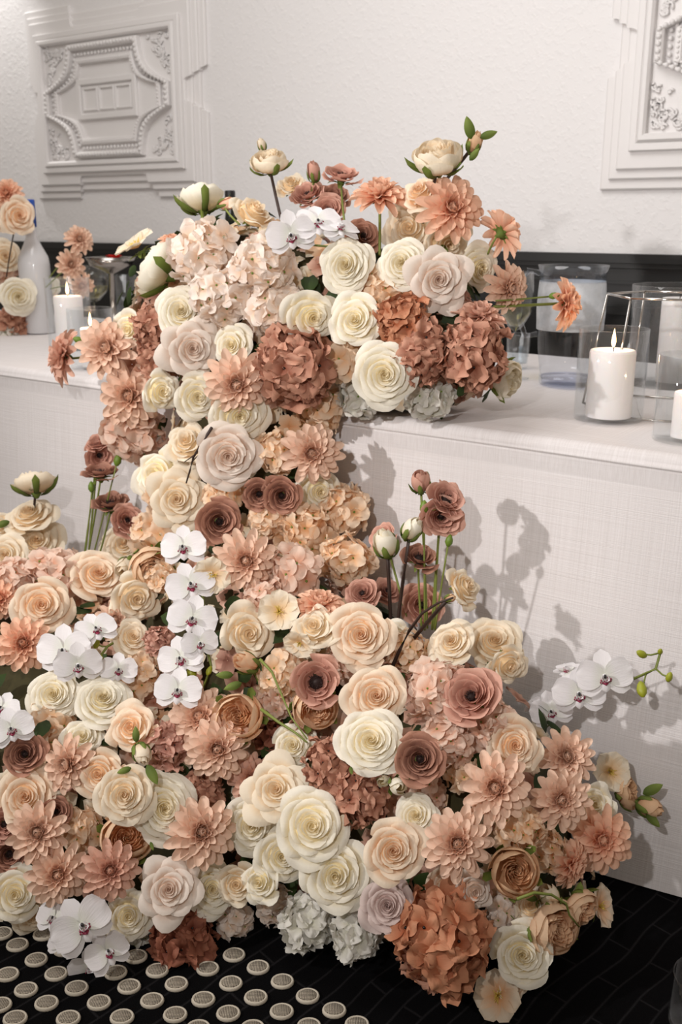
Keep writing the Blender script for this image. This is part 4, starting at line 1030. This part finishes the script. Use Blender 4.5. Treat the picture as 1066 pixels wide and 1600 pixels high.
for row in BACK.strip().splitlines():
    k, pal_, x, y, r, tl, d, lab, e = parse_row(row, True); flower(k, pal_, x, y, r, tl, d, lab, e)

# ------------------------------------------------------------------ orchid sprays
spray('white orchid spray lying on top of the table heap among mauve ranunculus', [(455, 368, 40, (0, -.2, 1), .05), (497, 350, 38, (.1, .6, .8), .06), (530, 358, 34, (.3, .9, .5), .05)],
      [(427, 376, 11), (448, 361, 7), (471, 365, 9)], [(540, 385), (510, 385), (480, 382), (450, 381), (430, 378)], d=.05)
spray('white orchid chain trailing down the middle of the cascade', [(287, 856, 37, (-.25, .1, 1), .05), (298, 915, 40, (.1, .2, 1), .05), (300, 968, 40, (0, 0, 1), .05), (312, 1006, 30, (.2, -.1, 1), .05), (283, 1030, 38, (-.3, 0, 1), .04), (278, 1080, 38, (-.15, 0, 1), .06)],
      [(299, 1052, 13), (327, 1048, 7)], [(300, 830), (310, 880), (318, 940), (320, 1000), (330, 1040), (318, 1075)], d=.02)
spray('white orchid spray at the left of the floor heap over the ivory roses', [(100, 1018, 44, (-.35, 0, 1), .04), (150, 985, 34, (.1, .5, 1), .05), (122, 1040, 38, (0, -.3, 1), .05), (185, 1048, 30, (.1, .1, 1), .0)],
      [(128, 1048, 12), (151, 1006, 7), (158, 1030, 6), (151, 1050, 6)], [(185, 1000), (168, 1010), (157, 1025), (150, 1045), (135, 1048)], d=.05)
spray('white orchid spray cut off by the left edge of the picture', [(2, 1108, 30, (-.3, .4, 1), .05), (18, 1140, 36, (-.1, 0, 1), .05)], [], [(0, 1090), (10, 1125), (5, 1150)], d=.04)
spray('white orchid spray drooping onto the carpet at the lower left', [(128, 1448, 50, (.2, 0, 1), .06), (85, 1436, 34, (-.5, .2, .8), .02), (168, 1490, 38, (.35, .3, 1), .06), (140, 1510, 34, (0, -.7, .8), .04), (95, 1478, 22, (-.3, .1, 1), .02)],
      [(165, 1538, 13), (197, 1518, 7), (182, 1567, 7), (200, 1555, 5)], [(180, 1480), (195, 1510), (200, 1540), (188, 1558), (182, 1566)], d=.05)
spray('white orchid spray arching right over the tablecloth with green buds', [(945, 1058, 44, (.15, -.15, 1), .02), (905, 1085, 42, (.1, -.2, 1), .015), (862, 1112, 34, (.0, -.2, 1), .01), (925, 1045, 30, (.2, 1, .4), -.02), (888, 1050, 28, (-.2, .9, .5), -.02), (838, 1108, 24, (-.4, .5, .6), -.01)],
      [(1003, 1022, 9), (1032, 1018, 6), (1046, 1058, 8), (1003, 1077, 12)], [(850, 1140), (890, 1100), (940, 1075), (985, 1063), (1010, 1052), (1025, 1045), (1032, 1020)], y=1.50)

# dark bare twigs and arching stems -------------------------------------------
def twig(name, lab, cat, pts, r, mat, y=None, d=.08, side=()):
    P = [place(x, yy, 1, d, y)[0] for x, yy in pts]; o = P[0]
    m = MB(); m.tube([p - o for p in P], r, 6, taper=.5)
    for a, b in side: m.tube([place(*a, 1, d, y)[0] - o, place(*b, 1, d, y)[0] - o], r * .6, 5, taper=.5)
    tag(build(m, name, [mat], None, o), lab, cat)
twig('bare_twig', 'dark thorny twig lying over the cream roses at the top of the cascade', 'twig', [(331, 668), (316, 692), (302, 715), (297, 735), (291, 755)], .003, DARKST, side=(((308, 708), (288, 722)), ((300, 722), (309, 712))))
twig('bare_twig', 'dark bent twig reaching right beside the tall green stems', 'twig', [(612, 1045), (625, 1015), (640, 985), (660, 958), (685, 942), (708, 934)], .0036, DARKST, y=1.37, side=(((645, 976), (652, 985)),))
twig('arching_stem', 'green stem arching from the peach bud towards the centre gap', 'stem', [(406, 1030), (425, 1050), (440, 1085), (455, 1120), (480, 1155)], .0026, OLIVE, d=.07)
twig('arching_stem', 'second green stem crossing the dark gap at the centre', 'stem', [(408, 1108), (435, 1128), (462, 1145), (480, 1160)], .003, OLIVE, d=.06)
twig('arching_stem', 'thin green stem curling above the green-sepalled bud at left', 'stem', [(215, 890), (228, 872), (242, 866), (262, 860)], .0018, OLIVE, d=.07)
twig('arching_stem', 'green looping stem over the apricot roses at the lower right', 'stem', [(808, 1405), (835, 1395), (862, 1398), (885, 1412), (890, 1430), (905, 1448)], .0026, OLIVE, d=.09)

# ------------------------------------------------------------------ glass and candles on the table
GLASS = glass_mat('clear_glass'); PLASTIC = glass_mat('clear_plastic', (.93, .95, .98)); FROST = glass_mat('frosted_plastic', (.9, .92, .94), frost=.9)
WAX = plain('white_wax', (.985, .96, .95), .45); b_ = WAX.node_tree.nodes['Principled BSDF']; b_.inputs['Subsurface Weight'].default_value = .15; b_.inputs['Subsurface Radius'].default_value = (.02, .012, .008); b_.inputs['Subsurface Scale'].default_value = 1
CHROME = plain('chrome_wire', (.78, .76, .74), .18, 1); FLAME = glow_mat('flame', (1, .62, .28), 9); WICK = plain('wick', (.12, .09, .08), .8)
def px_r(p, r): return r * depth(p) / FPX
def h_at(p, px, py):       # height of the point straight above p seen at row py
    lo, hi = TZ - .8, 2.5
    for k in range(40):
        m = (lo + hi) / 2; q = Vector((p.x, p.y, m)) - CAM; v = 800 - FPX * q.dot(look.cross(RGT) * -1) / q.dot(look)
        lo, hi = (m, hi) if v > py else (lo, m)
    return lo
def shell(name, lab, cat, p, r, h, parent=None, mat=GLASS, th=.0022, n=48, group=None, base=.005, r2=None):
    r2 = r2 or r; m = MB(); m.lathe([(0, .0), (r * .98, 0), (r, .003), (r2, h - .001), (r2 - th / 2, h), (r2 - th, h - .001), (r - th, base), (0, base)], n)
    return m, p
def hurricane(px, pyb, r, pyt, lab, z=TZ, p=None):
    p = p or at_z(px, pyb, z); rr = px_r(p, r); h = h_at(p, px, pyt) - z
    m, _ = shell('', '', '', p, rr, h); o = build(m, 'glass_cylinder', [GLASS], None, p + UP * .0012)
    return tag(o, lab, 'candle holder'), p, rr, h
def candle(p, rr, h, lab, lit=True, z0=.006):
    m = MB(); m.lathe([(0, 0), (rr * .97, 0), (rr, .002), (rr, h - .006), (rr * .96, h - .001), (rr * .86, h), (rr * .6, h - .004), (0, h - .006)], 32)
    o = tag(build(m, 'pillar_candle', [WAX], None, p + UP * z0), lab, 'candle')
    m = MB(); m.tube([(0, 0, h - .007), (.0008, 0, h + .003), (.001, .001, h + .009)], .0011, 5); build(m, 'wick', [WICK], o)
    if lit:
        m = MB(); m.lathe([(0, 0), (.0030, .003), (.0045, .010), (.0038, .018), (.0018, .028), (0, .036)], 10, o=(0, 0, h + .004)); build(m, 'flame', [FLAME], o)
        lamp('candle_light', 'POINT', p + UP * (z0 + h + .02), .35, (1, .62, .32), .008)
    return o
g, p, rr, h = hurricane(950, 655, 53, 514, 'clear glass cylinder around the large candle at right')
candle(p, px_r(p, 35), h_at(p, 950, 546) - TZ - .006, 'large lit white pillar candle at right in a glass cylinder')
g, p, rr, h = hurricane(1072, 688, 52, 555, 'low glass cylinder cut off by the right edge in front of the wire stand')
candle(p, px_r(p, 24), h_at(p, 1072, 612) - TZ - .006, 'short lit white candle cut off by the right edge')
g, p, rr, h = hurricane(1050, 600, 72, 446, 'wide tall glass cylinder behind the wire stand at right')
candle(p, px_r(p, 26), h_at(p, 1066, 465) - TZ - .006, 'tall unlit white candle in the wide glass at the right edge', lit=False)
pl = at_z(112, 545, TZ); g, p, rr, h = hurricane(112, 545, 34, 434, 'tall glass cylinder around the left candle')
candle(p, px_r(p, 22), h_at(p, 112, 462) - TZ - .006, 'tall lit white candle at left in a glass cylinder')
g, p, rr, h = hurricane(146, 575, 35, 482, 'low glass cylinder at left in front of the tall candle')
candle(p, px_r(p, 17), h_at(p, 146, 512) - TZ - .006, 'short lit white candle at left behind the dusty dahlia')

# chrome wire stand
t = thing('wire_stand', 'chrome wire lantern frame standing behind the large candle at right', 'stand', at_z(1030, 640, TZ)); p = t.location.copy()
zt = h_at(at_z(1030, 640, TZ), 1030, 462) - TZ; r1 = px_r(p, 92); r0 = px_r(p, 118)
def hexp(r, z, n=6, a0=12): return [(r * math.cos(R(a0 + k * 360 / n)), r * math.sin(R(a0 + k * 360 / n)), z) for k in range(n)]
a, b = hexp(r1, zt), hexp(r0, .0028)
for P, nm in ((a, 'top_hoop'), (b, 'base_hoop')):
    m = MB()
    for k in range(6): m.tube([P[k], P[(k + 1) % 6]], .0024, 8)
    build(m, nm, [CHROME], t)
for k in range(6):
    m = MB(); m.tube([b[k], a[k]], .0024, 8); build(m, 'rod', [CHROME], t)

# water jug
p = at_z(885, 600, TZ); s = depth(p) / FPX; H = h_at(p, 885, 414) - TZ
t = thing('water_jug', 'clear plastic water jug with a frosted upper half behind the peach dahlia', 'jug', p)
def wall(prof, th):
    return prof + [(r - th, z) for r, z in reversed(prof)]
rb, rm, rt_ = 43 * s, 51 * s, 53 * s
m = MB(); m.lathe([(0, .001), (rb * .96, .001), (rb, .006), (rb * 1.0, .022), (rb * .95, .026)] + [(rb * .97 + (rm - rb) * math.sin(min(1, k / 7) * math.pi / 2), .026 + (H * .55 - .026) * k / 7) for k in range(8)], 48)
m.f = m.f[:-1]; m.m = m.m[:-1]; build(m, 'jug_body', [PLASTIC], t)
m = MB(); m.lathe([(rm * .995, H * .47), (rm, H * .52), (rm * 1.02, H * .62), (rm * 1.0, H * .78), (rm * .975, H * .87)], 48); m.f = m.f[:-2]; m.m = m.m[:-2]; build(m, 'frosted_band', [FROST], t)
m = MB(); m.lathe(wall([(rm * .98, H * .86), (rm * .97, H * .92), (rt_ * 1.0, H)], .002), 48); m.f = m.f[:-2]; m.m = m.m[:-2]; build(m, 'rim', [PLASTIC], t)
m = MB(); m.lathe([(0, .004), (rb * .9, .004), (rb * .93, .02), (0, .024)], 40); build(m, 'base', [glass_mat('blue_base', (.88, .90, .97))], t)
m = MB(); hd = (-RGT * .95 + FWD * .3).normalized()
m.tube([hd * (rm * .98) + UP * H * .93, hd * (rm + 16 * s) + UP * H * .95, hd * (rm + 26 * s) + UP * H * .85, hd * (rm + 27 * s) + UP * H * .55, hd * (rm + 17 * s) + UP * H * .40, hd * (rm * .97) + UP * H * .42], [.007] * 6, 10); build(m, 'handle', [PLASTIC], t)
# wine glass with white wine
def wine(px, pyb, pyt, r, lab, wc=(.93, .88, .55), bowl=.55):
    p = at_z(px, pyb, TZ); s = px_r(p, r); H = h_at(p, px, pyt) - TZ; t = thing('wine_glass', lab, 'glass', p + UP * .001)
    m = MB(); hb = H * (1 - bowl); m.lathe([(0, 0), (s * .9, .001), (s * .9, .002), (s * .2, .006), (.0035, .014), (.003, hb), (s * .35, hb + .008), (s * .85, hb + H * bowl * .3), (s, hb + H * bowl * .55), (s * .86, H), (s * .83, H), (s * .96, hb + H * bowl * .55), (s * .8, hb + H * bowl * .3), (s * .3, hb + .012), (0, hb + .010)], 32); build(m, 'glass_bowl', [GLASS], t)
    m = MB(); m.lathe([(0, hb + .013), (s * .3, hb + .015), (s * .78, hb + H * bowl * .3), (s * .9, hb + H * bowl * .45), (0, hb + H * bowl * .45)], 32); build(m, 'wine', [glass_mat('white_wine', wc)], t)
wine(801, 592, 425, 28, 'wine glass of white wine between the blush dahlia and the jug')
wine(150, 520, 415, 26, 'wine glass of white wine behind the left candles')
def tumbler(px, pyb, pyt, r, lab, water=.6):
    p = at_z(px, pyb, TZ); s = px_r(p, r); H = h_at(p, px, pyt) - TZ
    m, _ = shell('', '', '', p, s * .86, H, base=.012, r2=s); o = tag(build(m, 'tumbler', [GLASS], None, p + UP * .001), lab, 'glass')
    m = MB(); m.lathe([(0, .014), (s * .78, .014), (s * .86, H * water), (0, H * water)], 32); build(m, 'water', [glass_mat('water', (.88, .92, .95))], o)
tumbler(808, 575, 522, 19, 'small clear tumbler behind the rust hydrangea at right')
tumbler(196, 500, 430, 22, 'clear water tumbler behind the ivory open rose at left')
# silver coupe with something red
p = at_z(180, 520, TZ); s = depth(p) / FPX; H = h_at(p, 180, 402) - TZ; t = thing('silver_coupe', 'silver footed bowl behind the left glasses', 'bowl', p + UP * .001)
m = MB(); m.lathe([(0, 0), (24 * s, .001), (22 * s, .004), (5 * s, .012), (4 * s, H * .78), (14 * s, H * .82), (32 * s, H * .89), (38 * s, H), (35 * s, H * .99), (28 * s, H * .905), (0, H * .87)], 40); build(m, 'bowl', [plain('silver', (.62, .60, .58), .25, 1)], t)
m = MB()
for k in range(5): flat_petal(m, k * 1.25, .032, .018, R(15), R(45), .001, 0, cup=.5, ruf=.003, tip=.5, nu=4, nv=4)
tag(build(m, 'red_garnish', [plain('red_peel', (.80, .12, .06), .35)], None, p + UP * (H * .96) + RGT * .012), 'crumpled red garnish lying in the silver footed bowl', 'garnish')
# water bottle with blue neck label
p = at_z(62, 520, TZ); s = depth(p) / FPX; H = h_at(p, 62, 312) - TZ; t = thing('water_bottle', 'pale clear bottle with a blue neck label at far left', 'bottle', p + UP * .001)
m = MB(); m.lathe([(0, 0), (22 * s, 0), (23.5 * s, .004), (24 * s, H * .52), (22 * s, H * .58), (14 * s, H * .66), (8.5 * s, H * .72), (8 * s, H * .84), (0, H * .84)], 32); build(m, 'bottle_body', [plain('pale_bottle', (.82, .82, .83), .15)], t)
m = MB(); m.lathe([(8.6 * s, H * .80), (9 * s, H * .80), (9 * s, H * .99), (8.4 * s, H), (0, H)], 32); build(m, 'neck_label', [plain('blue_label', (.10, .30, .66), .4)], t)
m = MB()
for k in range(5):
    z = H * (.82 + .028 * k); m.box((-3.2 * s, -9.5 * s, z), (3.2 * s * (1 if k % 2 else .7), -9.2 * s, z + .0035))
q = build(m, 'label_lettering', [plain('white_print', (.85, .88, .92), .5)], t, smooth=False); q.rotation_euler.z = math.atan2(-FWD.y, -FWD.x) + math.pi / 2 + .45
# dark bottle neck behind the flowers
p = at_z(366, 520, TZ); p = Vector((p.x, p.y, TZ)); s = depth(p) / FPX; H = h_at(p, 366, 298) - TZ; t = thing('dark_bottle', 'dark green bottle whose black-capped neck rises behind the cream roses', 'bottle', p + UP * .001)
m = MB(); m.lathe([(0, 0), (20 * s, 0), (21 * s, .004), (21 * s, H * .55), (17 * s, H * .68), (9 * s, H * .80), (6 * s, H * .93), (0, H * .93)], 28); build(m, 'bottle_body', [plain('dark_glass', (.06, .08, .06), .1)], t)
m = MB(); m.lathe([(6.6 * s, H * .92), (8 * s, H * .93), (8 * s, H * .99), (7 * s, H), (0, H)], 24); build(m, 'cap', [plain('black_cap', (.10, .09, .09), .4)], t)
# glass on the floor at the right
p = at_z(1096, 1600, 0); s = depth(p) / FPX; H = h_at(p, 1096, 1527)
m, _ = shell('', '', '', p, 50 * s, H, base=.006); tag(build(m, 'floor_glass', [GLASS], None, p + UP * .001), 'clear glass cylinder standing on the carpet, cut off by the lower right edge', 'candle holder')
